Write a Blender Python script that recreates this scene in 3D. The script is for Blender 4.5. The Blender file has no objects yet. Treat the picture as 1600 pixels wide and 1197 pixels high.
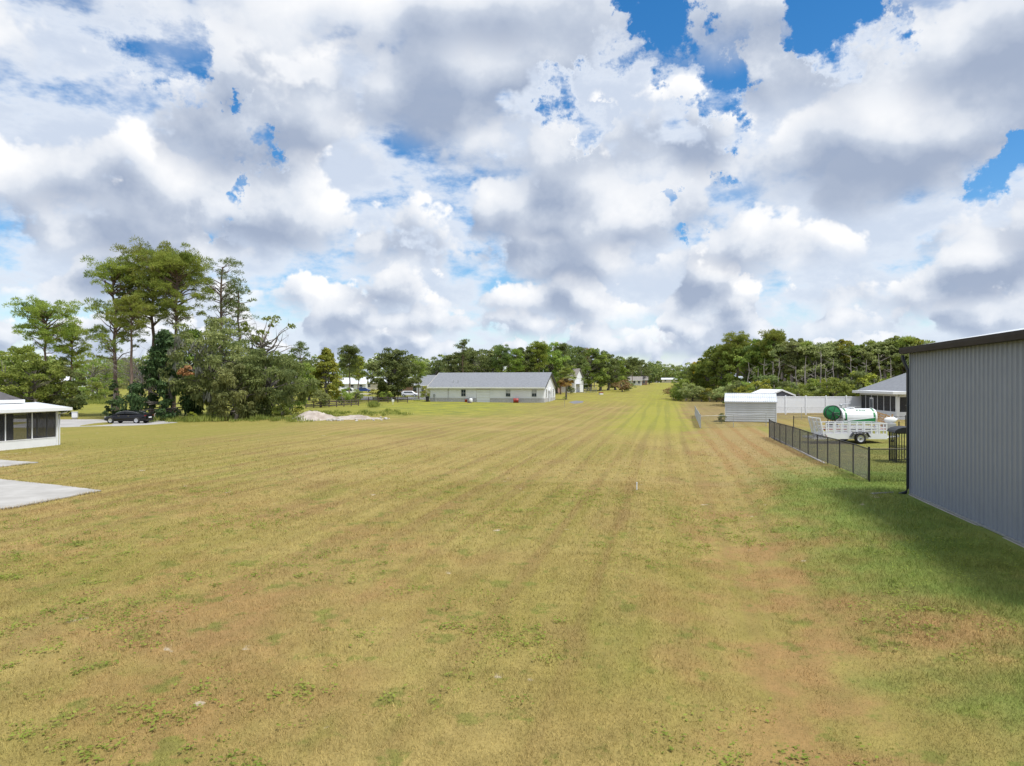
import bpy, bmesh, math, random
import numpy as np
from math import radians as R, sin, cos, pi
from mathutils import Vector, Matrix
sc = bpy.context.scene
COL = sc.collection
random.seed(7)
RNG = np.random.default_rng(11)

# ------------------------------------------------------------------ camera, sky, sun, exposure
F_PX = 1070.0                      # focal length in photograph pixels (1600 wide)
CAM_Z = 4.0
cd = bpy.data.cameras.new('camera'); cam = bpy.data.objects.new('camera', cd); COL.objects.link(cam); sc.camera = cam
cam.location = (0, 0, CAM_Z); cam.rotation_euler = (R(90), 0, 0)
cd.sensor_width = 36; cd.lens = 36*F_PX/1600; cd.clip_start = .2; cd.clip_end = 9000
SUN_AZ, SUN_EL = R(124), R(64)      # azimuth from +Y towards +X
SD = (sin(SUN_AZ)*cos(SUN_EL), cos(SUN_AZ)*cos(SUN_EL), sin(SUN_EL))
sc.view_settings.view_transform = 'Standard'; sc.view_settings.look = 'None'
sc.view_settings.exposure = 0.42; sc.view_settings.gamma = 1.0
sc.cycles.use_denoising = True
sc.cycles.max_bounces = 4; sc.cycles.diffuse_bounces = 1; sc.cycles.glossy_bounces = 2; sc.cycles.transmission_bounces = 4
sc.cycles.transparent_max_bounces = 8
sc.cycles.use_adaptive_sampling = True; sc.cycles.adaptive_threshold = .015

class NT:
    """small helper to wire node trees"""
    def __init__(s, tree): s.t = tree
    def put(s, x, sock):
        if isinstance(x, (int, float)): sock.default_value = x
        elif isinstance(x, tuple): sock.default_value = (*x, 1) if len(x) == 3 and len(sock.default_value) == 4 else x
        else: s.t.links.new(x, sock)
    def new(s, k): return s.t.nodes.new(k)
    def M(s, op, a, b=0.0, clamp=False):
        n = s.new('ShaderNodeMath'); n.operation = op; n.use_clamp = clamp; s.put(a, n.inputs[0]); s.put(b, n.inputs[1]); return n.outputs[0]
    def MR(s, v, a, b, c=0.0, d=1.0, smooth=True):
        n = s.new('ShaderNodeMapRange'); n.interpolation_type = 'SMOOTHSTEP' if smooth else 'LINEAR'
        for k, x in zip(n.inputs[:5], (v, a, b, c, d)): s.put(x, k)
        return n.outputs[0]
    def V(s, x, y, z):
        n = s.new('ShaderNodeCombineXYZ')
        for k, q in zip(n.inputs, (x, y, z)): s.put(q, k)
        return n.outputs[0]
    def SEP(s, v):
        n = s.new('ShaderNodeSeparateXYZ'); s.put(v, n.inputs[0]); return n.outputs
    def NZ(s, vec, scale, detail=2.0, rough=.5):
        n = s.new('ShaderNodeTexNoise'); s.t.links.new(vec, n.inputs['Vector']); n.inputs['Scale'].default_value = scale
        n.inputs['Detail'].default_value = detail; n.inputs['Roughness'].default_value = rough; return n.outputs['Fac']
    def MIX(s, f, a, b, blend='MIX'):
        n = s.new('ShaderNodeMix'); n.data_type = 'RGBA'; n.blend_type = blend
        s.put(f, n.inputs[0]); s.put(a, n.inputs[6]); s.put(b, n.inputs[7]); return n.outputs[2]

def pix_dir(px, py):
    v = Vector(((px-800)/F_PX, 1.0, (598.5-py)/F_PX)); return v.normalized()

def build_world():
    w = bpy.data.worlds.new('World'); sc.world = w; w.use_nodes = True
    COV, SL, LK, EDGE, RO, FS, DT = .425, .27, 5.2, .038, .55, .96, 6.4
    DARK, MIDC, LITE = (.275, .33, .44), (.51, .555, .63), (.78, .78, .785)
    SEED, BIASK = 400.0, .88
    # one bank of cumulus: flat soft base at a given elevation, heaped top, lit from above and from the sun's side
    g = bpy.data.node_groups.new('cumulus_bank', 'ShaderNodeTree'); q = NT(g)
    for nm, ty in (('Az', 'NodeSocketFloat'), ('El', 'NodeSocketFloat'), ('Base', 'NodeSocketFloat'), ('Size', 'NodeSocketFloat'), ('Seed', 'NodeSocketFloat'), ('Bias', 'NodeSocketFloat'), ('Behind', 'NodeSocketColor')):
        g.interface.new_socket(nm, in_out='INPUT', socket_type=ty)
    g.interface.new_socket('Color', in_out='OUTPUT', socket_type='NodeSocketColor')
    gi = g.nodes.new('NodeGroupInput'); go = g.nodes.new('NodeGroupOutput')
    A, E, BS, HS, SE, B, C = gi.outputs[:7]
    u = q.M('DIVIDE', A, HS)
    wav = q.NZ(q.V(q.M('MULTIPLY', u, .3), SE, 0.0), 1.0, 3.0, .6)
    v = q.M('ADD', q.M('DIVIDE', q.M('SUBTRACT', E, BS), HS), q.M('MULTIPLY', q.M('SUBTRACT', wav, .5), .65))
    n = q.NZ(q.V(u, v, SE), FS, DT, RO)
    k = .22
    n2 = q.NZ(q.V(q.M('ADD', u, k*.45), q.M('ADD', v, k), SE), FS, 2.2, RO)
    vc = q.M('MAXIMUM', v, 0.0)
    thr = q.M('ADD', q.M('ADD', COV, q.M('MULTIPLY', q.M('POWER', vc, 1.3), SL)), B)
    dep = q.M('SUBTRACT', n, thr)
    al = q.M('MULTIPLY', q.MR(dep, 0.0, EDGE), q.MR(q.M('ADD', v, q.M('MULTIPLY', q.M('SUBTRACT', n, .5), .9)), -.16, .10))
    lit = q.M('ADD', q.M('MULTIPLY', q.M('SUBTRACT', n, n2), LK), q.M('SUBTRACT', q.M('MULTIPLY', q.M('MINIMUM', vc, 1.0), 1.15), q.M('MULTIPLY', q.M('MAXIMUM', dep, 0.0), 1.3)))
    lit = q.M('ADD', lit, .33, clamp=True)
    col = q.MIX(q.MR(lit, .35, 1.0, 0, 1, False), q.MIX(q.MR(lit, 0, .5, 0, 1, False), DARK, MIDC), LITE)
    g.links.new(q.MIX(q.M('MULTIPLY', al, .97), C, col), go.inputs[0])
    w.node_tree.nodes.clear(); q = NT(w.node_tree)
    tc = q.new('ShaderNodeTexCoord').outputs['Generated']; s = q.SEP(tc)
    hor = q.M('SQRT', q.M('ADD', q.M('MULTIPLY', s[0], s[0]), q.M('MULTIPLY', s[1], s[1])))
    az = q.M('ARCTAN2', s[0], s[1]); el = q.M('DIVIDE', s[2], q.M('MAXIMUM', hor, .05))
    sk = q.new('ShaderNodeTexSky'); sk.sky_type = 'NISHITA'; sk.sun_disc = False; sk.sun_elevation = SUN_EL; sk.sun_rotation = SUN_AZ
    sk.dust_density = .4; sk.ozone_density = 2.0
    v = q.new('ShaderNodeVectorMath'); v.operation = 'SCALE'; q.put(sk.outputs[0], v.inputs[0]); v.inputs[3].default_value = .115
    hs = q.new('ShaderNodeHueSaturation'); q.put(v.outputs[0], hs.inputs['Color']); hs.inputs['Saturation'].default_value = 1.4
    acc = hs.outputs[0]
    # openings in the cloud deck (direction, angular radius, how much the cover thins)
    bias = 0.0
    wp = q.new('ShaderNodeTexNoise'); q.put(tc, wp.inputs['Vector']); wp.inputs['Scale'].default_value = 10.0; wp.inputs['Detail'].default_value = 6.0; wp.inputs['Roughness'].default_value = .68
    wo = q.new('ShaderNodeVectorMath'); wo.operation = 'MULTIPLY_ADD'; q.put(wp.outputs['Color'], wo.inputs[0]); wo.inputs[1].default_value = (.26,)*3; wo.inputs[2].default_value = (-.13,)*3
    wa = q.new('ShaderNodeVectorMath'); wa.operation = 'ADD'; q.put(tc, wa.inputs[0]); q.put(wo.outputs[0], wa.inputs[1])
    wz = q.new('ShaderNodeVectorMath'); wz.operation = 'NORMALIZE'; q.put(wa.outputs[0], wz.inputs[0]); tw = wz.outputs[0]
    for hx, hy, r, a in ((1295, 0, 115, .17), (1040, 35, 95, .13), (1130, 140, 50, .09), (890, 175, 60, .12), (395, 222, 66, .13), (335, 330, 48, .11),
                         (1065, 338, 34, .10), (270, 72, 70, .06), (1150, 268, 24, .08), (1545, 300, 40, .08), (1595, 245, 35, .08)):
        d = pix_dir(hx, hy)
        dn = q.new('ShaderNodeVectorMath'); dn.operation = 'DOT_PRODUCT'; q.put(tw, dn.inputs[0]); dn.inputs[1].default_value = d
        bias = q.M('ADD', bias, q.MR(dn.outputs['Value'], cos(r/F_PX), 1.0, 0.0, a*BIASK))
    # a thin pale sheet behind everything, then the banks from the zenith side down to the nearest overlap
    m = q.NZ(q.V(q.M('MULTIPLY', az, 1.0), q.M('MULTIPLY', el, 1.8), SEED+3.0), 5.0, 6.0, .6)
    de = q.M('SUBTRACT', m, q.M('ADD', .40, q.M('MULTIPLY', bias, 1.6)))
    acc = q.MIX(q.M('MULTIPLY', q.MR(de, -.04, .10), .93), acc, q.MIX(q.MR(de, .0, .2), (.64, .68, .74), (.50, .555, .65)))
    banks = ((.010, .055), (.036, .08), (.068, .11), (.108, .15), (.16, .19), (.225, .23), (.30, .28), (.39, .32), (.50, .38), (.66, .5), (.95, .8), (1.6, 1.4))
    for i, (bs, hs_) in enumerate(banks):
        n = q.new('ShaderNodeGroup'); n.node_tree = g
        for k, x in zip(n.inputs, (az, el, bs, hs_, 7.31*i+SEED, bias, acc)): q.put(x, k)
        acc = n.outputs[0]
    acc = q.MIX(q.MR(s[2], 0.0, .14, .35, 0.0), acc, (.51, .59, .71))
    bg = q.new('ShaderNodeBackground'); q.put(acc, bg.inputs[0]); bg.inputs[1].default_value = 1.0
    o = q.new('ShaderNodeOutputWorld'); q.put(bg.outputs[0], o.inputs[0])
    w.cycles.sampling_method = 'MANUAL'; w.cycles.sample_map_resolution = 256
build_world()
sl = bpy.data.lights.new('sun', 'SUN'); so = bpy.data.objects.new('sun', sl); COL.objects.link(so)
sl.energy = 3.2; sl.angle = R(10); sl.color = (1.0, .96, .9)
so.location = (40, 10, 60); so.rotation_euler = Vector(SD).to_track_quat('Z', 'Y').to_euler()

# ------------------------------------------------------------------ helpers
YAW = math.atan((1040-800)/F_PX)                      # the grass strip runs towards pixel (1040, 598)
U = Vector((sin(YAW), cos(YAW), 0)); W = Vector((cos(YAW), -sin(YAW), 0))
def st(s, t): return U*s + W*t                        # along / across the strip -> world xy
def sm(x, a, b):
    x = np.clip((np.asarray(x, float)-a)/(b-a), 0, 1); return x*x*(3-2*x)
def zg(x, y):
    """ground height"""
    x = np.asarray(x, float); y = np.asarray(y, float)
    s = x*U.x + y*U.y; t = x*W.x + y*W.y
    z = np.clip(s-118, 0, 330)*.0128
    z = z - sm(s, 455, 700)*3.0
    z = z + sm(t, 2.6, 7.0)*.24*(1-sm(s, 26, 36))*sm(s, -40, -20)          # pad of the metal building
    z = z - .26*np.exp(-((t-1.6)/1.9)**2)*(1-sm(s, 24, 40))               # shallow swale beside it
    z = z + sm(t, 3, 8)*.2*sm(s, 26, 36)*(1-sm(s, 110, 160))
    z = z - sm(-x, 14, 40)*.45*(1-sm(s, 100, 150))
    z = z + .05*np.sin(x*.21+1.3)*np.sin(y*.17) + .025*np.sin(x*.63+y*.4)
    return z
def zgf(x, y): return float(zg(x, y))
def pg(px, py):
    """point of the ground that the photograph shows at a pixel"""
    d = 60.0
    for _ in range(60):
        x = (px-800)/F_PX*d
        d2 = (CAM_Z-zgf(x, d))*F_PX/max(py-598.5, .5)
        d = .5*d+.5*d2
    x = (px-800)/F_PX*d
    return Vector((x, d, zgf(x, d)))
def at(px, d):
    x = (px-800)/F_PX*d; return Vector((x, d, zgf(x, d)))
def hz(py, d): return CAM_Z-(py-598.5)/F_PX*d         # height seen at a pixel row at that depth

def mat(name, c1, c2=None, scale=4.0, rough=.7, metal=0.0, bump=0.0, detail=4.0, spec=None, stretch=None):
    m = bpy.data.materials.new(name); m.use_nodes = True; q = NT(m.node_tree); p = m.node_tree.nodes['Principled BSDF']
    p.inputs['Roughness'].default_value = rough; p.inputs['Metallic'].default_value = metal
    if spec is not None: p.inputs['Specular IOR Level'].default_value = spec
    if c2 is None: c2 = tuple(x*.82 for x in c1)
    tc = q.new('ShaderNodeTexCoord').outputs['Object']
    if stretch:
        mp = q.new('ShaderNodeMapping'); q.put(tc, mp.inputs[0]); mp.inputs['Scale'].default_value = stretch; tc = mp.outputs[0]
    n = q.NZ(tc, scale, detail, .6)
    q.put(q.MIX(q.MR(n, .3, .7), c1, c2), p.inputs['Base Color'])
    if bump:
        b = q.new('ShaderNodeBump'); b.inputs['Strength'].default_value = bump; b.inputs['Distance'].default_value = .03
        q.put(n, b.inputs['Height']); q.put(b.outputs[0], p.inputs['Normal'])
    return m
def leaf_mat(name, c1, c2, c3, trans=.3):
    m = bpy.data.materials.new(name); m.use_nodes = True; q = NT(m.node_tree); m.node_tree.nodes.clear()
    ge = q.new('ShaderNodeNewGeometry'); oi = q.new('ShaderNodeObjectInfo'); tc = q.new('ShaderNodeTexCoord').outputs['Object']
    c = q.MIX(ge.outputs['Random Per Island'], c1, c2)
    c = q.MIX(q.MR(q.NZ(tc, .55, 3.0), .42, .68), c, c3)
    hs = q.new('ShaderNodeHueSaturation'); q.put(c, hs.inputs['Color'])
    q.put(q.M('ADD', .485, q.M('MULTIPLY', oi.outputs['Random'], .03)), hs.inputs['Hue'])
    q.put(q.M('ADD', .8, q.M('MULTIPLY', oi.outputs['Random'], .4)), hs.inputs['Value'])
    d = q.new('ShaderNodeBsdfPrincipled'); d.inputs['Roughness'].default_value = .62; d.inputs['Specular IOR Level'].default_value = .25
    t = q.new('ShaderNodeBsdfTranslucent'); q.put(hs.outputs[0], d.inputs['Base Color']); q.put(hs.outputs[0], t.inputs['Color'])
    x = q.new('ShaderNodeMixShader'); x.inputs[0].default_value = trans; q.put(d.outputs[0], x.inputs[1]); q.put(t.outputs[0], x.inputs[2])
    o = q.new('ShaderNodeOutputMaterial'); q.put(x.outputs[0], o.inputs[0])
    return m

def tag(o, label=None, cat=None, group=None, kind=None):
    if label: o['label'] = label
    if cat: o['category'] = cat
    if group: o['group'] = group
    if kind: o['kind'] = kind
    return o
def empty(name, loc, rz=0.0, label=None, cat=None, group=None):
    o = bpy.data.objects.new(name, None); COL.objects.link(o); o.location = loc; o.rotation_euler = (0, 0, rz); o.empty_display_size = .3
    return tag(o, label, cat, group)
def link(name, me, m=None, parent=None, loc=None, rot=None):
    o = bpy.data.objects.new(name, me); COL.objects.link(o)
    if m is not None and not me.materials: me.materials.append(m)
    if parent: o.parent = parent
    if loc is not None: o.location = loc
    if rot is not None: o.rotation_euler = rot
    return o
def np_mesh(name, verts, faces):
    """verts (n,3), faces (m,k) all of one size"""
    me = bpy.data.meshes.new(name); verts = np.asarray(verts, np.float32); faces = np.asarray(faces, np.int32)
    k = faces.shape[1]; me.vertices.add(len(verts)); me.vertices.foreach_set('co', verts.ravel())
    me.loops.add(faces.size); me.loops.foreach_set('vertex_index', faces.ravel())
    me.polygons.add(len(faces)); me.polygons.foreach_set('loop_start', np.arange(0, faces.size, k, dtype=np.int32))
    me.update(calc_edges=True); return me
class MB:
    """collects shapes into one mesh"""
    def __init__(s): s.v = []; s.f = []; s.sm = []
    def add(s, vs, fs, smooth=False):
        o = len(s.v); s.v += [tuple(x) for x in vs]; s.f += [tuple(i+o for i in f) for f in fs]; s.sm += [smooth]*len(fs); return s
    def box(s, c, d, rz=0.0, ry=0.0, rx=0.0):
        m = Matrix.Translation(Vector(c)) @ Matrix.Rotation(rz, 4, 'Z') @ Matrix.Rotation(ry, 4, 'Y') @ Matrix.Rotation(rx, 4, 'X')
        x, y, z = d[0]/2, d[1]/2, d[2]/2
        vs = [m @ Vector(p) for p in ((-x,-y,-z),(x,-y,-z),(x,y,-z),(-x,y,-z),(-x,-y,z),(x,-y,z),(x,y,z),(-x,y,z))]
        return s.add(vs, ((0,3,2,1),(4,5,6,7),(0,1,5,4),(1,2,6,5),(2,3,7,6),(3,0,4,7)))
    def b2(s, x0, x1, y0, y1, z0, z1): return s.box(((x0+x1)/2, (y0+y1)/2, (z0+z1)/2), (abs(x1-x0), abs(y1-y0), abs(z1-z0)))
    def tube(s, pts, rad, n=6, cap=True, smooth=True):
        pts = [Vector(p) for p in pts]
        if not isinstance(rad, (list, tuple)): rad = [rad]*len(pts)
        rings = []
        for i, p in enumerate(pts):
            d = (pts[min(i+1, len(pts)-1)]-pts[max(i-1, 0)])
            d = d.normalized() if d.length > 1e-9 else Vector((0, 0, 1))
            a = d.cross(Vector((0, 0, 1)) if abs(d.z) < .9 else Vector((1, 0, 0))).normalized(); b = d.cross(a)
            rings.append([p+(a*cos(2*pi*k/n)+b*sin(2*pi*k/n))*rad[i] for k in range(n)])
        vs = [v for r in rings for v in r]; fs = []
        for i in range(len(rings)-1):
            for k in range(n):
                a, b = i*n+k, i*n+(k+1) % n; fs.append((a, b, b+n, a+n))
        s.add(vs, fs, smooth)
        if cap: s.add(rings[0], [tuple(reversed(range(n)))]); s.add(rings[-1], [tuple(range(n))])
        return s
    def prism(s, poly, axis, a, b):
        """poly of 2-D points extruded along axis ('x','y','z') from a to b"""
        def P(u, v, w): return {'x': (w, u, v), 'y': (u, w, v), 'z': (u, v, w)}[axis]
        n = len(poly); vs = [P(u, v, a) for u, v in poly]+[P(u, v, b) for u, v in poly]
        return s.add(vs, [tuple(range(n)), tuple(range(2*n-1, n-1, -1))]+[(i, i+n, (i+1) % n+n, (i+1) % n) for i in range(n)])
    def lathe(s, prof, c=(0, 0, 0), axis='z', n=20, smooth=True):
        vs = []
        for r, h in prof:
            for k in range(n):
                a = 2*pi*k/n; x, y = r*cos(a), r*sin(a)
                p = {'z': (x, y, h), 'y': (x, h, y), 'x': (h, x, y)}[axis]; vs.append((p[0]+c[0], p[1]+c[1], p[2]+c[2]))
        fs = [(i*n+k, i*n+(k+1) % n, (i+1)*n+(k+1) % n, (i+1)*n+k) for i in range(len(prof)-1) for k in range(n)]
        return s.add(vs, fs, smooth)
    def mesh(s, name):
        me = bpy.data.meshes.new(name); me.from_pydata(s.v, [], s.f)
        me.polygons.foreach_set('use_smooth', s.sm)
        bm = bmesh.new(); bm.from_mesh(me); bmesh.ops.recalc_face_normals(bm, faces=bm.faces); bm.to_mesh(me); bm.free(); return me
    def build(s, name, m, parent=None, bevel=0.0, loc=None, rot=None):
        o = link(name, s.mesh(name), m, parent, loc, rot)
        if bevel:
            b = o.modifiers.new('bevel', 'BEVEL'); b.width = bevel; b.segments = 2; b.limit_method = 'ANGLE'
        return o
def copy_tree(o, parent=None):
    c = o.copy(); COL.objects.link(c); c.parent = parent
    for ch in o.children: copy_tree(ch, c)
    return c
# ------------------------------------------------------------------ ground
def turf_group():
    g = bpy.data.node_groups.new('turf_colour', 'ShaderNodeTree'); q = NT(g)
    g.interface.new_socket('Color', in_out='OUTPUT', socket_type='NodeSocketColor')
    g.interface.new_socket('Height', in_out='OUTPUT', socket_type='NodeSocketFloat')
    go = g.nodes.new('NodeGroupOutput')
    pos = q.new('ShaderNodeNewGeometry').outputs['Position']
    p = q.SEP(pos); X, Y = p[0], p[1]
    s = q.M('ADD', q.M('MULTIPLY', X, U.x), q.M('MULTIPLY', Y, U.y)); t = q.M('ADD', q.M('MULTIPLY', X, W.x), q.M('MULTIPLY', Y, W.y))
    big = q.NZ(pos, .07, 3.0, .55); mid = q.NZ(pos, .33, 4.0, .6); fin = q.NZ(pos, 2.6, 5.0, .65); grit = q.NZ(pos, 17.0, 3.0, .7)
    # wander the region borders
    sw = q.M('ADD', s, q.M('MULTIPLY', q.M('SUBTRACT', mid, .5), 26.0)); tw = q.M('ADD', t, q.M('MULTIPLY', q.M('SUBTRACT', mid, .5), 9.0))
    xw = q.M('ADD', X, q.M('MULTIPLY', q.M('SUBTRACT', big, .5), 26.0))
    # mown lines: long streaks along the strip
    str1 = q.NZ(q.V(q.M('MULTIPLY', t, 1.0), q.M('MULTIPLY', s, .018), 0.0), .9, 3.0, .6)
    wav = q.M('SINE', q.M('ADD', q.M('MULTIPLY', t, 4.6), q.M('MULTIPLY', str1, 14.0)))
    STRAW, TAN, OLIVE, GREEN, LIME, DARK, BROWN, RUST, SAND = ((.385, .298, .108), (.325, .236, .083), (.255, .228, .052), (.18, .215, .038),
        (.33, .34, .035), (.062, .098, .022), (.27, .178, .075), (.35, .20, .09), (.52, .44, .33))
    c = q.MIX(q.MR(mid, .34, .66), STRAW, TAN)
    c = q.MIX(q.M('MULTIPLY', q.MR(big, .38, .6), .85), c, OLIVE)
    c = q.MIX(q.M('MULTIPLY', q.MR(q.NZ(q.V(t, q.M('MULTIPLY', s, .35), 3.0), .42, 4.0, .6), .54, .68), .75), c, q.MIX(fin, OLIVE, GREEN))
    c = q.MIX(q.M('MULTIPLY', q.MR(q.NZ(q.V(t, q.M('MULTIPLY', s, .5), 9.0), .3, 3.0, .6), .55, .7), .7), c, BROWN)
    # streaks
    line = q.M('MULTIPLY', q.MR(wav, -.2, 1.0), q.MR(str1, .40, .62))
    c = q.MIX(q.M('MULTIPLY', line, q.MR(s, 4, 22, .2, .65)), c, BROWN)
    c = q.MIX(q.M('MULTIPLY', q.MR(wav, .2, -1.0), q.MR(s, 6, 22, .2, .5)), c, STRAW)
    fl = q.NZ(q.V(q.M('MULTIPLY', t, 3.2), q.M('MULTIPLY', s, .03), 4.0), 1.0, 2.0, .5)
    c = q.MIX(q.M('MULTIPLY', q.MR(fl, .5, .66), q.MR(s, 8, 24, .1, .3)), c, (.24, .185, .07))
    # greener strip up the middle, lime beyond the white building, yellow green by the porch
    mask = q.M('MULTIPLY', q.M('MULTIPLY', q.MR(tw, -7.5, -2.5), q.MR(tw, 3.5, .5)), q.MR(s, 40, 70))
    c = q.MIX(q.M('MULTIPLY', mask, .75), c, q.MIX(q.MR(wav, -.6, .9, .15, .6), LIME, GREEN))
    far = q.MR(sw, 66, 92); left = q.MR(xw, 12, -8)
    c = q.MIX(q.M('MULTIPLY', q.M('MULTIPLY', far, left), .9), c, q.MIX(q.MR(mid, .35, .65), LIME, GREEN))
    c = q.MIX(q.M('MULTIPLY', q.MR(sw, 112, 150), .7), c, q.MIX(q.MR(mid, .35, .65), LIME, OLIVE))
    lg = q.M('MULTIPLY', q.MR(xw, -16, -26), q.MR(Y, 36, 48))
    c = q.MIX(q.M('MULTIPLY', lg, q.MR(fin, .3, .7, .35, .8)), c, (.25, .25, .045))
    # worn brown ground by the black fence, bare lot beyond
    wn = q.M('MULTIPLY', q.M('MULTIPLY', q.MR(tw, 1.2, 4.0), q.MR(sw, 24, 32)), q.MR(s, 74, 54))
    c = q.MIX(q.M('MULTIPLY', wn, .7), c, q.MIX(q.MR(wav, -.4, .8), (.36, .25, .12), RUST))
    yd = q.M('MULTIPLY', q.M('MULTIPLY', q.MR(t, 7.3, 7.7), q.MR(s, 24, 28)), q.MR(s, 66, 58))
    c = q.MIX(yd, c, q.MIX(q.MR(mid, .38, .6), (.30, .27, .075), (.20, .22, .05)))
    lot = q.M('MULTIPLY', q.M('MULTIPLY', q.MR(tw, 2.0, 4.5), q.MR(s, 68, 84)), q.MR(s, 160, 140))
    c = q.MIX(q.M('MULTIPLY', lot, q.MR(mid, .3, .62, .9, .35)), c, (.24, .175, .10))
    # rusty patches and lush green by the metal building
    near = q.MR(s, 30, 20)
    rp = q.M('MULTIPLY', q.M('MULTIPLY', near, q.MR(t, -1.5, 2.0)), q.MR(q.NZ(pos, .42, 4.0, .6), .44, .58))
    c = q.MIX(q.M('MULTIPLY', rp, .75), c, RUST)
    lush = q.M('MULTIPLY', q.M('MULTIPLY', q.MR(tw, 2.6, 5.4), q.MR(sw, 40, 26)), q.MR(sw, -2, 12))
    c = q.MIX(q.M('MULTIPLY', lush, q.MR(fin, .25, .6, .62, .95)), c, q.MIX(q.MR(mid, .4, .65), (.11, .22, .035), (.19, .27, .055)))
    lp = q.M('MULTIPLY', q.M('MULTIPLY', q.MR(s, 26, 12), q.MR(t, -2, -6)), q.MR(q.NZ(pos, .3, 4.0, .6), .46, .62))
    c = q.MIX(q.M('MULTIPLY', lp, .55), c, RUST)
    # weeds: small lively clumps, and bare sandy spots
    wd = q.M('MULTIPLY', q.MR(q.NZ(pos, 1.15, 4.0, .7), .565, .64), q.MR(s, 48, 26))
    c = q.MIX(q.M('MULTIPLY', wd, .62), c, q.MIX(fin, (.17, .22, .03), (.10, .14, .03)))
    sp = q.M('MULTIPLY', q.MR(q.NZ(pos, 1.7, 2.0, .5), .725, .75), q.MR(mid, .42, .55))
    c = q.MIX(sp, c, SAND)
    c = q.MIX(q.M('MULTIPLY', q.MR(fin, .3, .7), .32), c, (.14, .115, .04), 'MIX')
    c = q.MIX(q.MR(grit, .25, .75, .22, 0.0), c, (.13, .115, .04))
    g.links.new(c, go.inputs[0]); g.links.new(q.M('ADD', q.M('MULTIPLY', fin, .6), q.M('MULTIPLY', grit, .4)), go.inputs[1])
    return g
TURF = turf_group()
def turf_mat(name, blade):
    m = bpy.data.materials.new(name); m.use_nodes = True; q = NT(m.node_tree); p = m.node_tree.nodes['Principled BSDF']
    n = q.new('ShaderNodeGroup'); n.node_tree = TURF; c = n.outputs[0]
    p.inputs['Roughness'].default_value = .85; p.inputs['Specular IOR Level'].default_value = .12
    if blade:
        r = q.new('ShaderNodeNewGeometry').outputs['Random Per Island']
        c = q.MIX(q.MR(r, .0, 1.0, .0, .2, False), c, (.36, .31, .13))
        hs = q.new('ShaderNodeHueSaturation'); q.put(c, hs.inputs['Color']); q.put(q.MR(r, 0, 1, 1.7, 1.0, False), hs.inputs['Value']); c = hs.outputs[0]
    else:
        b = q.new('ShaderNodeBump'); b.inputs['Strength'].default_value = .8; b.inputs['Distance'].default_value = .08
        q.put(n.outputs[1], b.inputs['Height']); q.put(b.outputs[0], p.inputs['Normal'])
    q.put(c, p.inputs['Base Color']); return m
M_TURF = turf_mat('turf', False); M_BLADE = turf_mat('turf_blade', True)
def build_ground():
    def axis(a): return np.unique(np.concatenate(a))
    S = axis([np.arange(-60, 130, 1.0), np.arange(130, 720, 6.0), np.geomspace(720, 5000, 14), -np.geomspace(60, 900, 8)])
    T = axis([np.arange(-70, 70, 1.0), np.geomspace(70, 4000, 22), -np.geomspace(70, 4000, 22)])
    s, t = np.meshgrid(S, T, indexing='ij')
    x = s*U.x+t*W.x; y = s*U.y+t*W.y; z = zg(x, y)
    v = np.stack([x, y, z], -1).reshape(-1, 3); n = len(T)
    i = np.arange(len(S)-1)[:, None]*n+np.arange(n-1)[None, :]
    f = np.stack([i, i+n, i+n+1, i+1], -1).reshape(-1, 4)
    me = np_mesh('ground', v, f[:, ::-1]); me.polygons.foreach_set('use_smooth', [True]*len(me.polygons))
    bm = bmesh.new(); bm.from_mesh(me); bmesh.ops.recalc_face_normals(bm, faces=bm.faces)
    if sum(fc.normal.z for fc in list(bm.faces)[:50]) < 0: bmesh.ops.reverse_faces(bm, faces=bm.faces)
    bm.to_mesh(me); bm.free()
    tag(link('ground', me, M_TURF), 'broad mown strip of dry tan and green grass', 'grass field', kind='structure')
build_ground()
def rot_frame(n, rng):
    d = rng.normal(size=(n, 3)); d /= np.linalg.norm(d, axis=1, keepdims=True)
    e = rng.normal(size=(n, 3)); e -= d*(e*d).sum(1, keepdims=True); e /= np.linalg.norm(e, axis=1, keepdims=True); return d, e
SLABS = [[(-150, 742), (0, 750), (158, 768), (18, 795), (-220, 812)], [(-120, 716), (0, 719.5), (60, 723.5), (0, 730.5), (-120, 742)]]
def in_poly(x, y, poly):
    r = np.zeros(len(x), bool); n = len(poly)
    for i in range(n):
        a, b = poly[i], poly[(i+1) % n]
        c = ((a.y > y) != (b.y > y)) & (x < (b.x-a.x)*(y-a.y)/(b.y-a.y+1e-12)+a.x); r ^= c
    return r
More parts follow.
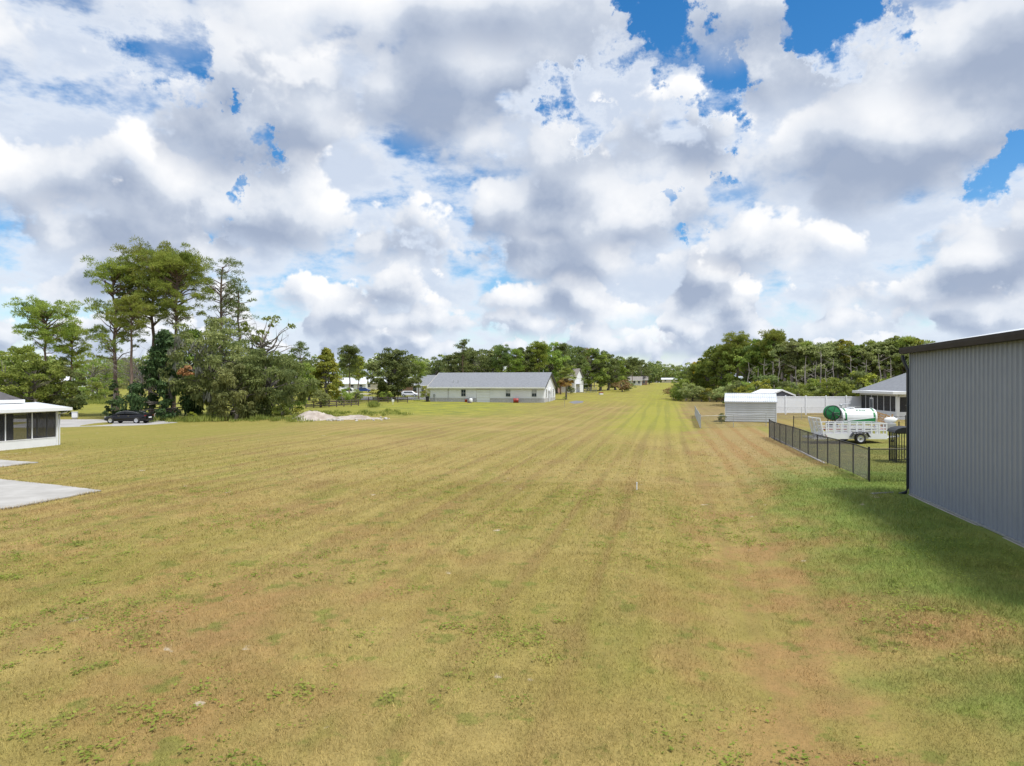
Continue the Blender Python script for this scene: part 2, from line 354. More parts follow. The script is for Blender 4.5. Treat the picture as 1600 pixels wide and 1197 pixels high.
def build_grass():
    polys = [[pg(*p) for p in S] for S in SLABS]
    vs = []
    for d0, d1, dens, ln, wd in ((5.2, 9.5, 2900, .060, .006), (9.5, 16, 1400, .064, .008), (16, 28, 460, .075, .013), (28, 58, 80, .085, .024)):
        A = (d1*d1-d0*d0)*.80; n = int(A*dens)
        d = np.sqrt(RNG.uniform(d0*d0, d1*d1, n)); x = RNG.uniform(-.80, .80, n)*d
        s = x*U.x+d*U.y; t = x*W.x+d*W.y
        hang = (t > 7.7) & (s < 25.6)
        slab = in_poly(x, d, polys[0]) | in_poly(x, d, polys[1])
        thin = RNG.uniform(size=n) > sm(d, 30, 58)**.7
        keep = ~(hang | slab) & thin; x, d, t, s = x[keep], d[keep], t[keep], s[keep]; n = len(x)
        lush = sm(t, 2.8, 5.5)*(1-sm(s, 24, 32))
        clump = .5+.5*np.sin(x*2.1+1.7*np.sin(d*1.3))*np.sin(d*1.9+1.1*np.sin(x*1.7))
        a = RNG.uniform(0, 2*pi, n); lean = RNG.uniform(.15, 1.25, n); L = ln*RNG.uniform(.45, 1.25, n)*(1+.9*lush)*(.7+.6*clump)
        h = np.stack([np.cos(a), np.sin(a)], -1)
        base = np.stack([x, d, zg(x, d)-.004], -1)
        b = RNG.uniform(0, 2*pi, n); side = np.stack([np.cos(b), np.sin(b), np.zeros(n)], -1)*(wd*RNG.uniform(.6, 1.3, n))[:, None]*.5
        tip = base+np.concatenate([h*(L*np.sin(lean))[:, None], (L*np.cos(lean))[:, None]], -1)
        vs.append(np.stack([base-side, base+side, tip], 1))
    for P in polys:                                         # longer fringe leaning over the slab edges
        for i in range(len(P)):
            a, b = P[i], P[(i+1) % len(P)]; n = int((b-a).length*260); f = RNG.uniform(size=n); j = RNG.normal(size=(n, 2))*.05
            x = a.x+(b.x-a.x)*f+j[:, 0]; d = a.y+(b.y-a.y)*f+j[:, 1]; L = RNG.uniform(.05, .16, n)*(.4+.6*(np.sin(x*3.1)*np.sin(d*2.3) > -.2)); an = RNG.uniform(0, 2*pi, n); le = RNG.uniform(.2, 1.2, n)
            base = np.stack([x, d, zg(x, d)], -1); e = np.stack([-np.sin(an), np.cos(an), np.zeros(n)], -1)*.007
            vs.append(np.stack([base-e, base+e, base+np.stack([np.cos(an)*np.sin(le)*L, np.sin(an)*np.sin(le)*L, np.cos(le)*L], -1)], 1))
    v = np.concatenate(vs).reshape(-1, 3); me = np_mesh('grass_blades', v, np.arange(len(v)).reshape(-1, 3))
    tag(link('grass_blades', me, M_BLADE), 'short dry and green grass blades of the mown field', 'grass', kind='stuff')
    # low broad-leaved weeds
    C = []
    while len(C) < 760:
        d = math.sqrt(random.uniform(36, 26*26)); x = random.uniform(-.78, .78)*d
        if (st_inv(x, d)[1] > 7.4 and d < 26) or (x < -13 and 20 < d < 37): continue
        if sin(x*.9+2)*sin(d*.7)+.4*sin(x*.35+d*.3) < random.uniform(-.1, 1.0): continue
        C.append((x, d))
    q = []
    for x, d in C:
        n = random.randint(10, 34); r = random.uniform(.08, .34)
        p = RNG.normal(size=(n, 2))*r*.6; X = x+p[:, 0]; Yv = d+p[:, 1]; Z = zg(X, Yv)+RNG.uniform(.015, .07, n)
        c = np.stack([X, Yv, Z], -1); a, e = rot_frame(n, RNG); a[:, 2] *= .35; e[:, 2] *= .35
        l = RNG.uniform(.018, .042, n)[:, None]; q.append(np.stack([c-a*l, c+e*l*.6, c+a*l, c-e*l*.6], 1))
    v = np.concatenate(q).reshape(-1, 3)
    tag(link('low_weeds', np_mesh('low_weeds', v, np.arange(len(v)).reshape(-1, 4)), M_WEED), 'low bright green weeds scattered through the dry grass', 'weeds', kind='stuff')
def st_inv(x, y): return x*U.x+y*U.y, x*W.x+y*W.y
M_WEED = leaf_mat('weed_leaf', (.26, .34, .05), (.36, .42, .08), (.20, .27, .04), .4)
build_grass()
M_CONC = mat('concrete', (.44, .43, .41), (.33, .32, .30), .8, .8, bump=.15, detail=8)
M_GRAVEL = mat('driveway', (.43, .42, .41), (.33, .32, .31), .5, .9, detail=8)
M_ASPH = mat('asphalt', (.20, .20, .22), (.15, .15, .16), 2.0, .9)
def slab(name, pts, m, th=.06, label=None):
    """a laid surface following the ground, with real edges"""
    bm = bmesh.new(); vs = [bm.verts.new((p.x, p.y, 0)) for p in pts]; bm.faces.new(vs)
    for k in range(3): bmesh.ops.subdivide_edges(bm, edges=bm.edges, cuts=1, use_grid_fill=True)
    bmesh.ops.triangulate(bm, faces=bm.faces)
    for v in bm.verts: v.co.z = zgf(v.co.x, v.co.y)+th
    r = bmesh.ops.extrude_face_region(bm, geom=list(bm.faces)); 
    for v in r['geom']:
        if isinstance(v, bmesh.types.BMVert): v.co.z -= th+.15
    bmesh.ops.recalc_face_normals(bm, faces=bm.faces)
    me = bpy.data.meshes.new(name); bm.to_mesh(me); bm.free(); o = link(name, me, m); tag(o, label, None, kind='structure'); return o
slab('patio_slab', [pg(*p) for p in SLABS[0]], M_CONC, .05, 'pale concrete slab with a pointed corner at the left edge')
slab('walkway', [pg(*p) for p in SLABS[1]], M_CONC, .05, 'narrow pale concrete walk in front of the screened porch')
slab('driveway', [pg(-200, 656), pg(90, 655.5), pg(240, 656.5), pg(278, 660.5), pg(180, 666), pg(90, 668), pg(-200, 672)], M_GRAVEL, .02, 'pale grey driveway under the black car')
slab('side_driveway', [pg(560, 619.6), pg(672, 619.6), pg(678, 625), pg(560, 625.5)], M_ASPH, .02, 'dark asphalt drive left of the long white building')
slab('turnaround', [pg(888, 628.5), pg(900, 626.2), pg(912, 627), pg(910, 629.5), pg(897, 631)], M_ASPH, .02, 'small grey paved patch right of the palm')
# ------------------------------------------------------------------ building materials
M_STEEL = mat('grey_steel_siding', (.25, .28, .335), (.22, .25, .305), .7, .42, .0, detail=6)
M_TRIMDK = mat('charcoal_trim', (.045, .048, .058), (.035, .037, .045), 2.0, .45)
M_GUTTER = mat('bronze_gutter', (.05, .044, .042), (.04, .035, .034), 2.0, .75, spec=.2)
M_NAVY = mat('dark_downspout', (.035, .045, .065), (.028, .035, .05), 2.0, .4)
M_WHITE = mat('white_paint', (.80, .82, .85), (.74, .76, .79), 1.2, .55, detail=6)
M_VINYL = mat('white_vinyl', (.85, .88, .93), (.80, .83, .88), .8, .4)
M_CREAM = mat('cream_trim', (.66, .60, .50), (.58, .53, .45), 2.0, .6)
M_ALU = mat('white_aluminium_roof', (.66, .69, .72), (.56, .60, .63), .6, .4, detail=6)
M_SHING = mat('grey_shingles', (.235, .25, .275), (.18, .19, .21), 3.0, .85, bump=.4, detail=8)
M_SHDK = mat('charcoal_shingles', (.115, .11, .115), (.075, .072, .078), 3.0, .9, bump=.4, detail=8)
M_SHBR = mat('weathered_shingles', (.26, .24, .22), (.20, .185, .17), 2.0, .9, bump=.3, detail=8)
M_STONE = mat('grey_stone_band', (.52, .52, .53), (.38, .38, .40), 3.5, .85, bump=.5, detail=6)
M_BRICK = mat('pink_brick', (.40, .26, .21), (.30, .19, .16), 5.0, .9)
M_SHEDW = mat('galvanised_siding', (.60, .63, .66), (.52, .55, .58), .7, .45, .1, detail=6)
M_SHEDR = mat('galvanised_roof', (.68, .71, .75), (.58, .62, .66), .8, .4, .15, detail=6)
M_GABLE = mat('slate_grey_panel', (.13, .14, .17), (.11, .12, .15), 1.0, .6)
M_GLASS = mat('window_glass', (.05, .07, .085), (.03, .04, .05), 1.0, .08)
M_BLIND = mat('pale_blind', (.48, .50, .52), (.40, .42, .44), 2.0, .5)
M_BLACK = mat('black_coated_steel', (.018, .018, .02), (.012, .012, .013), 4.0, .5)
M_GALV = mat('galvanised_steel', (.44, .46, .48), (.36, .38, .40), 6.0, .45, .4)
M_RUBBER = mat('tyre_rubber', (.022, .022, .023), (.015, .015, .016), 6.0, .85)
M_SILVER = mat('silver_rim', (.66, .67, .69), (.55, .56, .58), 5.0, .3, .5)
M_WOODDK = mat('weathered_dark_wood', (.13, .10, .085), (.08, .062, .052), 5.0, .9)
M_WOOD = mat('pale_timber', (.46, .31, .17), (.36, .23, .12), 5.0, .8)
M_GREEN = mat('green_paint', (.02, .22, .07), (.015, .17, .055), 3.0, .4)
M_RED = mat('red_paint', (.36, .04, .03), (.28, .03, .025), 3.0, .45)
M_DIRT = mat('sandy_soil', (.50, .45, .40), (.33, .28, .24), 1.2, .95, bump=.8, detail=8)
M_RUBBLE = mat('pale_rubble', (.52, .49, .46), (.36, .34, .31), 3.0, .95, bump=.6)
M_SCREEN = bpy.data.materials.new('insect_screen'); M_SCREEN.use_nodes = True
def _screen():
    q = NT(M_SCREEN.node_tree); nt = M_SCREEN.node_tree; p = nt.nodes['Principled BSDF']
    p.inputs['Base Color'].default_value = (.045, .045, .05, 1); p.inputs['Roughness'].default_value = .7
    t = q.new('ShaderNodeBsdfTransparent'); x = q.new('ShaderNodeMixShader'); x.inputs[0].default_value = .52
    q.put(t.outputs[0], x.inputs[1]); q.put(p.outputs[0], x.inputs[2]); q.put(x.outputs[0], nt.nodes['Material Output'].inputs[0])
_screen()

# ------------------------------------------------------------------ grey metal building at the right
def metal_building():
    S1, T0, HE, LEN, WID = 25.4, 8.06, 4.92, 13.0, 18.0       # far corner along the strip, wall line, eave height
    c = st(S1, T0); zb = .22
    # local frame: x = across (right), y = along the strip (far = 0, towards the camera negative)
    root = empty('metal_building', (c.x, c.y, zb), -YAW, 'large grey corrugated metal building filling the right edge', 'building')
    pw, ribs = 1.0, 4
    prof = []
    for k in range(ribs):
        y = k*pw/ribs
        prof += [(0, y), (0, y+.095), (-.032, y+.125), (-.032, y+.185), (0, y+.215)]
    prof.append((0, pw))
    vs = []; fs = []
    for x, y in prof: vs += [(x, y, .1), (x, y, HE-.12)]
    for k in range(len(prof)-1): fs.append((2*k, 2*k+1, 2*k+3, 2*k+2))
    me = bpy.data.meshes.new('wall_panel'); me.from_pydata(vs, [], fs); me.materials.append(M_STEEL)
    for k in range(int(LEN)):
        link('wall_panel', me, None, root, (RNG.normal()*.0012, -(k+1)*pw, 0))
    # screw rows
    b = MB()
    for z in (.35, 1.5, 2.65, 3.8, 4.6):
        for k in range(48):
            b.box((-.004, -.05-k*.25, z), (.012, .014, .014))
    b.build('screw_row', M_STEEL, root)['kind'] = 'stuff'
    MB().b2(.06, WID, -LEN, -.02, .0, HE-.14).build('inner_walls', M_GABLE, root)
    MB().b2(.02, WID, .012, .03, .0, HE-.14).build('end_wall', M_STEEL, root)
    MB().b2(-.05, .05, -.05, .06, .02, HE-.1).build('corner_trim', M_STEEL, root)
    MB().b2(-.045, .03, -LEN, 0, .05, .095).build('base_trim', M_GALV, root)
    MB().b2(-.10, .3, -LEN, .02, -.6, .035).build('footing', M_CONC, root)
    r = MB().prism([(-.12, HE), (WID/2, HE+1.55), (WID+.3, HE), (WID+.3, HE+.07), (WID/2, HE+1.62), (-.12, HE+.07)], 'y', -LEN, .2)
    r.build('roof', M_ALU, root)
    MB().prism([(-.32, HE-.04), (-.30, HE-.16), (-.14, HE-.16), (-.14, HE-.04), (-.32, HE+.05)], 'y', -LEN, .22).build('gutter', M_GUTTER, root, .008)
    MB().b2(-.14, .05, -LEN, .18, HE-.13, HE-.085).build('soffit', M_TRIMDK, root)
    d = MB().tube([(-.22, .15, HE-.2), (-.22, .15, HE-.32), (-.07, .10, HE-.72), (-.07, .10, .25), (-.14, .09, .08), (-.36, .06, .02)], .055, 8)
    d.build('downspout', M_NAVY, root)
    for z in (1.2, 3.0): MB().b2(-.135, .0, .03, .17, z, z+.04).build('downspout_strap', M_NAVY, root)
    p = st(S1+.2, T0-.75)
    s = empty('splash_block', (p.x, p.y, zgf(p.x, p.y)+.01), -YAW+.5, 'pale concrete splash strip under the downspout', 'splash block')
    MB().b2(-.55, .3, -.07, .07, -.05, .015).build('trough', M_CONC, s, .02); MB().b2(-.55, .3, -.07, -.05, .015, .03).build('rim', M_CONC, s)
metal_building()

# ------------------------------------------------------------------ chain link fences
def chain_fence(name, pts, h, m, sp, label, wire=.0045, pitch=.055, post_r=.03, group=None, big=()):
    """pts world points along the ground; posts every sp metres; woven wire as crossing diagonals"""
    root = empty(name, pts[0], 0, label, 'fence', group); o = Vector(pts[0])
    seen = set()
    for k in range(len(pts)-1):
        a, b = Vector(pts[k]), Vector(pts[k+1]); L = (b-a).length; n = max(1, round(L/sp)); d = (b-a)/L
        for i in range(n+1):
            p = a+(b-a)*(i/n); key = (round(p.x, 2), round(p.y, 2))
            if key in seen: continue
            seen.add(key); z = zgf(p.x, p.y)
            end = i in (0, n); r = post_r*1.35 if end else post_r
            MB().tube([(p.x-o.x, p.y-o.y, z-.2-o.z), (p.x-o.x, p.y-o.y, z+h+(.07 if end else .0)-o.z)], r, 8).build('post', m, root)
        rl = [a+(b-a)*(i/n) for i in range(n+1)]
        MB().tube([(p.x-o.x, p.y-o.y, zgf(p.x, p.y)+h-.02-o.z) for p in rl], post_r*.72, 6).build('top_rail', m, root)
        w = MB(); nn = d.cross(Vector((0, 0, 1)))*wire*.5
        cnt = int(L/pitch)
        for sgn in (1, -1):
            for i in range(-int(h/pitch), cnt+int(h/pitch)):
                u0, u1 = i*pitch, i*pitch+sgn*h
                z0, z1 = .03, h-.03
                q0, q1 = max(0, min(L, u0)), max(0, min(L, u1))
                if abs(q1-q0) < 1e-3: continue
                f0, f1 = (q0-u0)/(u1-u0), (q1-u0)/(u1-u0)
                P = []
                for qq, ff in ((q0, f0), (q1, f1)):
                    x, y = a.x+d.x*qq, a.y+d.y*qq; zz = zgf(x, y)+z0+(z1-z0)*ff
                    P.append(Vector((x-o.x, y-o.y, zz-o.z)))
                up = Vector((0, 0, wire*.7)); al = d*wire*.7*(-sgn)
                e = (up+al)*.5
                w.add([P[0]+nn+e, P[0]-nn+e, P[0]-e, P[1]+nn+e, P[1]-nn+e, P[1]-e], [(0, 1, 4, 3), (1, 2, 5, 4), (2, 0, 3, 5)])
        me = w.mesh('wire_mesh'); tag(link('wire_mesh', me, m, root), kind=None)
    return root
fa = st(28.2, 7.5); fb = st(51.5, 7.2); fc = st(28.5, 13.5)
V3 = lambda p: Vector((p.x, p.y, zgf(p.x, p.y)))
chain_fence('chain_link_fence', [V3(fb), V3(fa), V3(fc)], 1.25, M_BLACK, 2.1, 'black chain link fence running back from the grey metal building', pitch=.05, wire=.0055)
MB().b2(-.06, .06, -11.6, 11.6, -.05, .035).build('kerb_strip', M_CONC, None, loc=V3((fa+fb)/2), rot=(0, 0, -YAW))['kind'] = 'structure'
g0 = pg(1094.5, 669.5); g1 = pg(1086, 649.5); g2 = pg(1207, 668)
chain_fence('galvanised_fence', [g1, g0], 1.15, M_GALV, 2.6, 'short grey chain link fence run left of the white shed', pitch=.05, wire=.006)
chain_fence('galvanised_fence', [g0, Vector((g2.x, g0.y+.3, zgf(g2.x, g0.y+.3)))], 1.1, M_GALV, 3.0, 'thin grey chain link fence crossing in front of the white shed', pitch=.09, wire=.004, post_r=.022)
b0 = at(1206, 72); b1 = at(1345, 72)
chain_fence('galvanised_fence', [b0, b1], 1.3, M_GALV, 3.2, 'thin grey chain link fence in front of the white vinyl fence', pitch=.12, wire=.004, post_r=.022)
r0 = at(1240, 53); r1 = at(1415, 53)
chain_fence('chain_link_fence', [r0, r1], 1.2, M_BLACK, 3.2, 'thin black chain link fence crossing the yard behind the trailers', pitch=.14, wire=.0035, post_r=.025)

# ------------------------------------------------------------------ white vinyl fence
def vinyl_fence():
    d = 82.0; x0 = at(1196, d).x; x1 = at(1470, d).x; zb = .40; h = 1.98; bay = 2.42
    root = empty('vinyl_fence', (x0, d, zb), 0, 'long white vinyl privacy fence in front of the pine woods', 'fence')
    n = int((x1-x0)/bay)
    post = MB().b2(-.065, .065, -.065, .065, -.4, h+.06).mesh('post'); post.materials.append(M_VINYL)
    cap = MB().add([(-.08, -.08, h+.06), (.08, -.08, h+.06), (.08, .08, h+.06), (-.08, .08, h+.06), (0, 0, h+.13)], [(0, 1, 4), (1, 2, 4), (2, 3, 4), (3, 0, 4), (3, 2, 1, 0)]).mesh('post_cap'); cap.materials.append(M_VINYL)
    board = MB().b2(-.072, .072, -.014, .014, .12, h-.10).mesh('board'); board.materials.append(M_VINYL)
    rail = MB().b2(.07, bay-.07, -.035, .035, -.07, .07).mesh('rail'); rail.materials.append(M_VINYL)
    for i in range(n+1):
        p = link('post', post, None, root, (i*bay, 0, 0)); link('post_cap', cap, None, p)
        if i < n:
            link('rail', rail, None, root, (i*bay, 0, .08)); link('rail', rail, None, root, (i*bay, 0, h-.05))
            for k in range(15): link('board', board, None, root, (i*bay+.135+k*.1535, random.uniform(-.003, .003), 0))
vinyl_fence()

# ------------------------------------------------------------------ white metal shed and grey-gabled outbuilding
def shed():
    a = pg(1133.5, 659.5); d = a.y; x0 = a.x; x1 = (1207.5-800)/F_PX*d; Wd = x1-x0; D = 4.4; he = 2.02; hr = 2.72
    root = empty('metal_shed', (x0, d, zgf((x0+x1)/2, d)), -R(18.5), 'small white metal shed with ribbed roof inside the grey fence', 'shed')
    n = 9; ph = (he-.05)/n
    pan = MB().prism([(0, 0), (-.028, .02), (-.028, ph*.62), (0, ph*.8), (0, ph), (.03, ph), (.03, 0)], 'x', 0, Wd).mesh('siding_panel'); pan.materials.append(M_SHEDW)
    for k in range(n): link('siding_panel', pan, None, root, (0, 0, .03+k*ph))
    MB().prism([(.0, 0.02), (D, 0.02), (D, he), (D/2, hr-.03), (0.0, he)], 'x', .0, .04).build('side_wall', M_SHEDW, root)
    MB().prism([(.0, 0.02), (D, 0.02), (D, he), (D/2, hr-.03), (0.0, he)], 'x', Wd-.04, Wd).build('side_wall', M_SHEDW, root)
    MB().b2(0, Wd, D-.04, D, 0, he).build('back_wall', M_SHEDW, root)
    for x in (-.05, Wd+.0): MB().b2(x, x+.05, -.05, .06, 0, he).build('corner_trim', M_WHITE, root)
    # two lapped courses of ribbed roof sheet on each slope
    sl = math.atan2(hr-he, D/2)
    for side in (0, 1):
        for c0, c1, lift in ((-.14, D/4+.06, .0), (D/4, D/2+.02, .022)):
            m = MB()
            def P(x, y, dz): 
                z = he+y*math.tan(sl)+.03+lift+dz; return (x, y if side == 0 else D-y, z)
            n = 24; w = (Wd+.2)/n
            for k in range(n):
                xa = -.1+k*w
                for u0, u1, z0, z1 in ((0, .6, 0, 0), (.6, .72, 0, .035), (.72, .88, .035, .035), (.88, 1, .035, 0)):
                    m.add([P(xa+u0*w, c0, z0), P(xa+u1*w, c0, z1), P(xa+u1*w, c1, z1), P(xa+u0*w, c1, z0)], [(0, 1, 2, 3)])
            m.b2(-.1, Wd+.1, *((c0-.01, c0+.01) if side == 0 else (D-c0-.01, D-c0+.01)), he+c0*math.tan(sl)-.06+lift, he+c0*math.tan(sl)+.035+lift)
            m.build('roof_sheet', M_SHEDR, root)
    MB().b2(-.1, Wd+.1, D/2-.1, D/2+.1, hr+.02, hr+.085).build('ridge_cap', M_SHEDR, root)
    MB().b2(0, Wd, -.05, .02, he-.14, he-.02).build('eave_trim', M_SHEDW, root)
shed()
def outbuilding():
    d = 92.0; a = at(1221, d); root = empty('gabled_outbuilding', (a.x, d, .5), R(8), 'small outbuilding with grey gable and white roof edge behind the vinyl fence', 'shed')
    w, D, he, hr = 1.75, 5.5, hz(617.5, d)-.5, hz(609.6, d)-.5
    MB().prism([(-w, 0), (w, 0), (w, he), (0, hr-.12), (-w, he)], 'y', 0, .06).build('gable_wall', M_GABLE, root)
    MB().prism([(-w, 0), (w, 0), (w, he), (0, hr-.14), (-w, he)], 'y', .07, D).build('body', M_SHEDW, root)
    for s in (-1, 1):
        MB().prism([(s*(w+.2), he-.09), (0, hr-.02), (0, hr+.1), (s*(w+.2), he+.03)], 'y', -.12, D+.1).build('roof_slope', M_WHITE, root)
        MB().prism([(s*(w+.22), he-.16), (0, hr-.1), (0, hr+.12), (s*(w+.22), he+.04)], 'y', -.17, -.121).build('barge_board', M_WHITE, root)
outbuilding()

def window(root, x, y, z, w, h, axis='x', rows=2, cols=2, frame=None, glass=None, blind=False):
    """sash window: frame part with panes as sub-parts; faces -y (axis x) or +x (axis y)"""
    frame = frame or M_WHITE; glass = glass or M_GLASS
    f = .05; e = empty('window', (x, y, z), 0 if axis == 'x' else R(90)); e.parent = root
    # frame mesh is the part itself
    m = MB(); m.b2(-w/2-f, -w/2, -.05, .05, -f, h+f); m.b2(w/2, w/2+f, -.05, .05, -f, h+f); m.b2(-w/2, w/2, -.05, .05, h, h+f); m.b2(-w/2, w/2, -.07, .05, -f, 0)
    bpy.data.objects.remove(e)
    o = m.build('window', frame, root, loc=(x, y, z), rot=(0, 0, 0 if axis == 'x' else R(90)))
    ph = h/rows; pw = w/cols
    for i in range(rows):
        for j in range(cols):
            MB().b2(-w/2+j*pw+.02, -w/2+(j+1)*pw-.02, -.01, .02, i*ph+.02, (i+1)*ph-.02).build('pane', M_BLIND if (blind and i == rows-1) else glass, o)
    MB().b2(-w/2, w/2, -.03, .0, h/2-.025, h/2+.025).build('meeting_rail', frame, o)
    return o

# ------------------------------------------------------------------ long white building
def long_building():
    cr = Vector((6.25, 134.0, 0)); L, D, he, hr = 23.4, 14.0, 3.25, 6.0
    zb = zgf(0, 138)-.1
    root = empty('long_white_building', (cr.x, cr.y, zb), -YAW, 'long white hall with pale grey shingle roof across the field', 'building')
    # local: x along the front (0 = right end, -L left), y away from the camera
    M_W = mat('ribbed_white_siding', (.84, .87, .93), (.78, .81, .87), .5, .5, detail=6)
    g0, g1 = -13.7, -10.9
    for a, b in ((-L, g0), (g1, 0)):
        MB().b2(a, b, 0, .12, .95, he).build('front_wall', M_W, root); MB().b2(a-.01, b+.01, -.05, .12, -.2, .95).build('stone_band', M_STONE, root)
        MB().b2(a, b, -.07, -.05, .93, .99).build('band_cap', M_WHITE, root)
    m = MB()
    for k in range(0, 78):
        x = -L+.15+k*.3
        if g0-.05 < x < g1+.05: continue
        m.b2(x-.012, x+.012, -.016, .0, .99, he-.05)
    m.build('siding_ribs', M_W, root)
    MB().b2(g0, g1, 0, .12, 2.72, he).build('lintel', M_W, root)
    dr = MB().b2(g0, g1, .06, .10, -.1, 2.72).build('garage_door', M_CREAM, root)
    for k in range(5): MB().b2(g0+.04, g1-.04, .035, .06, -.08+k*.555, .44+k*.555).build('door_panel', M_VINYL, dr)
    MB().b2(g0-.12, g1+.12, -.04, .0, 2.72, 2.85).build('door_trim', M_CREAM, root)
    for yy, nm in ((D-.12, 'back_wall'),): MB().b2(-L, 0, yy, yy+.12, -.2, he).build(nm, M_W, root)
    for x, nm in ((-.06, 'gable_wall'), (-L, 'gable_wall')):
        MB().prism([(.12, .95), (D-.12, .95), (D-.12, he), (D/2, hr-.1), (.12, he)], 'x', x-.06, x+.06).build(nm, M_W, root)
        MB().prism([(.12, -.2), (D-.12, -.2), (D-.12, .95), (.12, .95)], 'x', x-.08, x+.10).build('stone_band', M_STONE, root)
    tn = (hr-he)/(D/2)
    for s in (0, 1):
        P = [(-.55, he-.55*tn), (D/2, hr), (D/2, hr+.16), (-.55, he-.55*tn+.16)]
        if s: P = [(D-y, z) for y, z in P]
        MB().prism(P, 'x', -L-.5, .4).build('roof_slope', M_SHING, root)
    MB().b2(-L-.5, .4, -.62, -.55, he-.36, he-.08).build('fascia', M_WHITE, root)
    MB().b2(-L-.9, .3, -.54, .0, he-.30, he-.26).build('soffit', M_CREAM, root)
    for x in (.41, -L-.56):
        for s in (0, 1):
            P = [(-.6, he-.6*tn-.14), (D/2, hr-.12), (D/2, hr+.17), (-.6, he-.6*tn+.17)]
            if s: P = [(D-y, z) for y, z in P]
            MB().prism(P, 'x', x, x+.05).build('barge_board', M_TRIMDK if x > 0 else M_CREAM, root)
    MB().tube([(-L-1.3, -.3, he-.5), (-L-.05, -.02, he-1.5)], .06, 6).build('eave_brace', M_CREAM, root)
    for x, bl in ((-16.4, False), (-7.2, True), (-1.95, True)): window(root, x, -.02, 1.28, .92, 1.35, blind=bl)
    for y in (2.6, 11.2): window(root, .04, y, 1.2, .85, 1.5, axis='y')
    e = MB().b2(-.01, .05, 5.9, 7.0, -.1, 2.15).build('entry_door', M_WHITE, root); MB().b2(.05, .09, 6.1, 6.8, 1.1, 2.0).build('door_panel', M_VINYL, e); MB().tube([(.06, 6.02, 1.0), (.12, 6.02, 1.0)], .03, 6).build('handle', M_SILVER, e)
    for y in (5.5, 7.35): window(root, .04, y, .2, .28, 1.9, axis='y', rows=3, cols=1)
    pts = [(6.45+1.35*cos(a), 2.35+.75*sin(a)) for a in [pi*k/10 for k in range(11)]]
    MB().prism(pts, 'x', .05, .35).build('arched_canopy', M_WHITE, root)
    for y in (5.15, 7.75): MB().tube([(.3, y, -.1), (.3, y, 2.38)], .07, 8).build('porch_column', M_WHITE, root)
    for x in (-19.6,): MB().tube([(x, -.08, 0), (x, -.08, he-.3)], .05, 6).build('downspout', M_STONE, root)
    mt = MB().b2(-22.75, -22.4, -.16, -.04, 1.1, 1.7).build('meter_box', M_GALV, root); MB().tube([(-22.6, -.1, 0), (-22.6, -.1, 1.1)], .035, 6).build('conduit', M_GALV, mt)
    for x in (-18.0, -19.0): MB().tube([(x, 1.6, he+1.6*tn-.1), (x, 1.6, he+1.6*tn+.65)], .06, 8).build('roof_vent', M_GALV, root)
    MB().tube([(-1.4, D/2+.3, hr-.2), (-1.4, D/2+.3, hr+.7)], .05, 6).build('chimney_pipe', M_GALV, root)
    return root
LB = long_building()
def small_stuff():
    o = Vector((6.25, 134.0, 0)); Rm = Matrix.Rotation(-YAW, 3, 'Z')
    def loc(x, y): 
        p = o+Rm @ Vector((x, y, 0)); return Vector((p.x, p.y, zgf(p.x, p.y)))
    p = loc(-15.6, -.9); t = empty('planter_pot', p, 0, 'small red planter against the stone band of the white hall', 'planter'); MB().lathe([(.0, 0), (.22, 0), (.3, .5), (.34, .55), (.28, .55), (.25, .45), (0, .45)]).build('pot', M_RED, t)
    p = loc(-14.6, -.9); t = empty('white_tank', p, 0, 'small white round tank beside the garage door of the hall', 'tank'); MB().lathe([(0, 0), (.33, .02), (.36, .1), (.36, .6), (.3, .72), (.1, .8), (0, .8)]).build('shell', M_WHITE, t); MB().tube([(0, 0, .78), (0, 0, .95)], .07, 8).build('valve', M_GALV, t)
    p = loc(-5.4, -1.0); t = empty('steel_barrel', p, 0, 'dark red barrel lying by the front wall of the hall', 'barrel')
    MB().lathe([(0, -.5), (.42, -.5), (.45, -.44), (.45, .44), (.42, .5), (0, .5)], (0, 0, .45), 'x').build('drum', M_RED, t); MB().lathe([(.455, -.04), (.47, 0), (.455, .04)], (0, 0, .45), 'x').build('hoop', M_BLACK, t); MB().lathe([(0, .505), (.4, .505)], (0, 0, .45), 'x').build('lid', M_BLACK, t)
    p = loc(-23.9, -.4); t = empty('waste_bin', p, 0, 'dark bin at the left corner of the long white hall', 'bin'); MB().prism([(-.28, 0), (.28, 0), (.34, 1.0), (-.34, 1.0)], 'y', -.3, .3).build('body', M_BLACK, t); MB().b2(-.37, .37, -.36, .34, 1.0, 1.08).build('lid', M_BLACK, t)
    p = loc(-13.9, -4.5); t = empty('stump', p, 0, 'low dark stump in the grass before the white hall', 'stump'); MB().lathe([(.42, 0), (.33, .12), (.28, .32), (0, .33)], n=9, smooth=False).build('wood', M_WOODDK, t); MB().tube([(.3, 0, .05), (.65, .1, 0)], [.09, .03], 6).build('root', M_WOODDK, t)
    # white stub pipe in the field, with its small cap and pale collar
    p = pg(995, 765); t = empty('stub_pipe', p, 0, 'short white plastic pipe standing in the open field', 'pipe'); MB().tube([(0, 0, -.05), (0, 0, .24)], .022, 8).build('shaft', M_WHITE, t); MB().tube([(0, 0, .24), (0, 0, .28)], .03, 8).build('cap', M_WHITE, t)
    # utility pedestal by the driveway
    p = pg(117, 655); t = empty('utility_pedestal', p, .3, 'small white utility box beside the driveway left of the car', 'utility box'); MB().b2(-.3, .3, -.2, .2, .18, .85).build('cabinet', M_WHITE, t, .03); MB().b2(-.25, .25, -.16, .16, -.05, .18).build('base', M_CONC, t); MB().b2(-.33, .33, -.23, .23, .85, .9).build('lid', M_WHITE, t)
small_stuff()

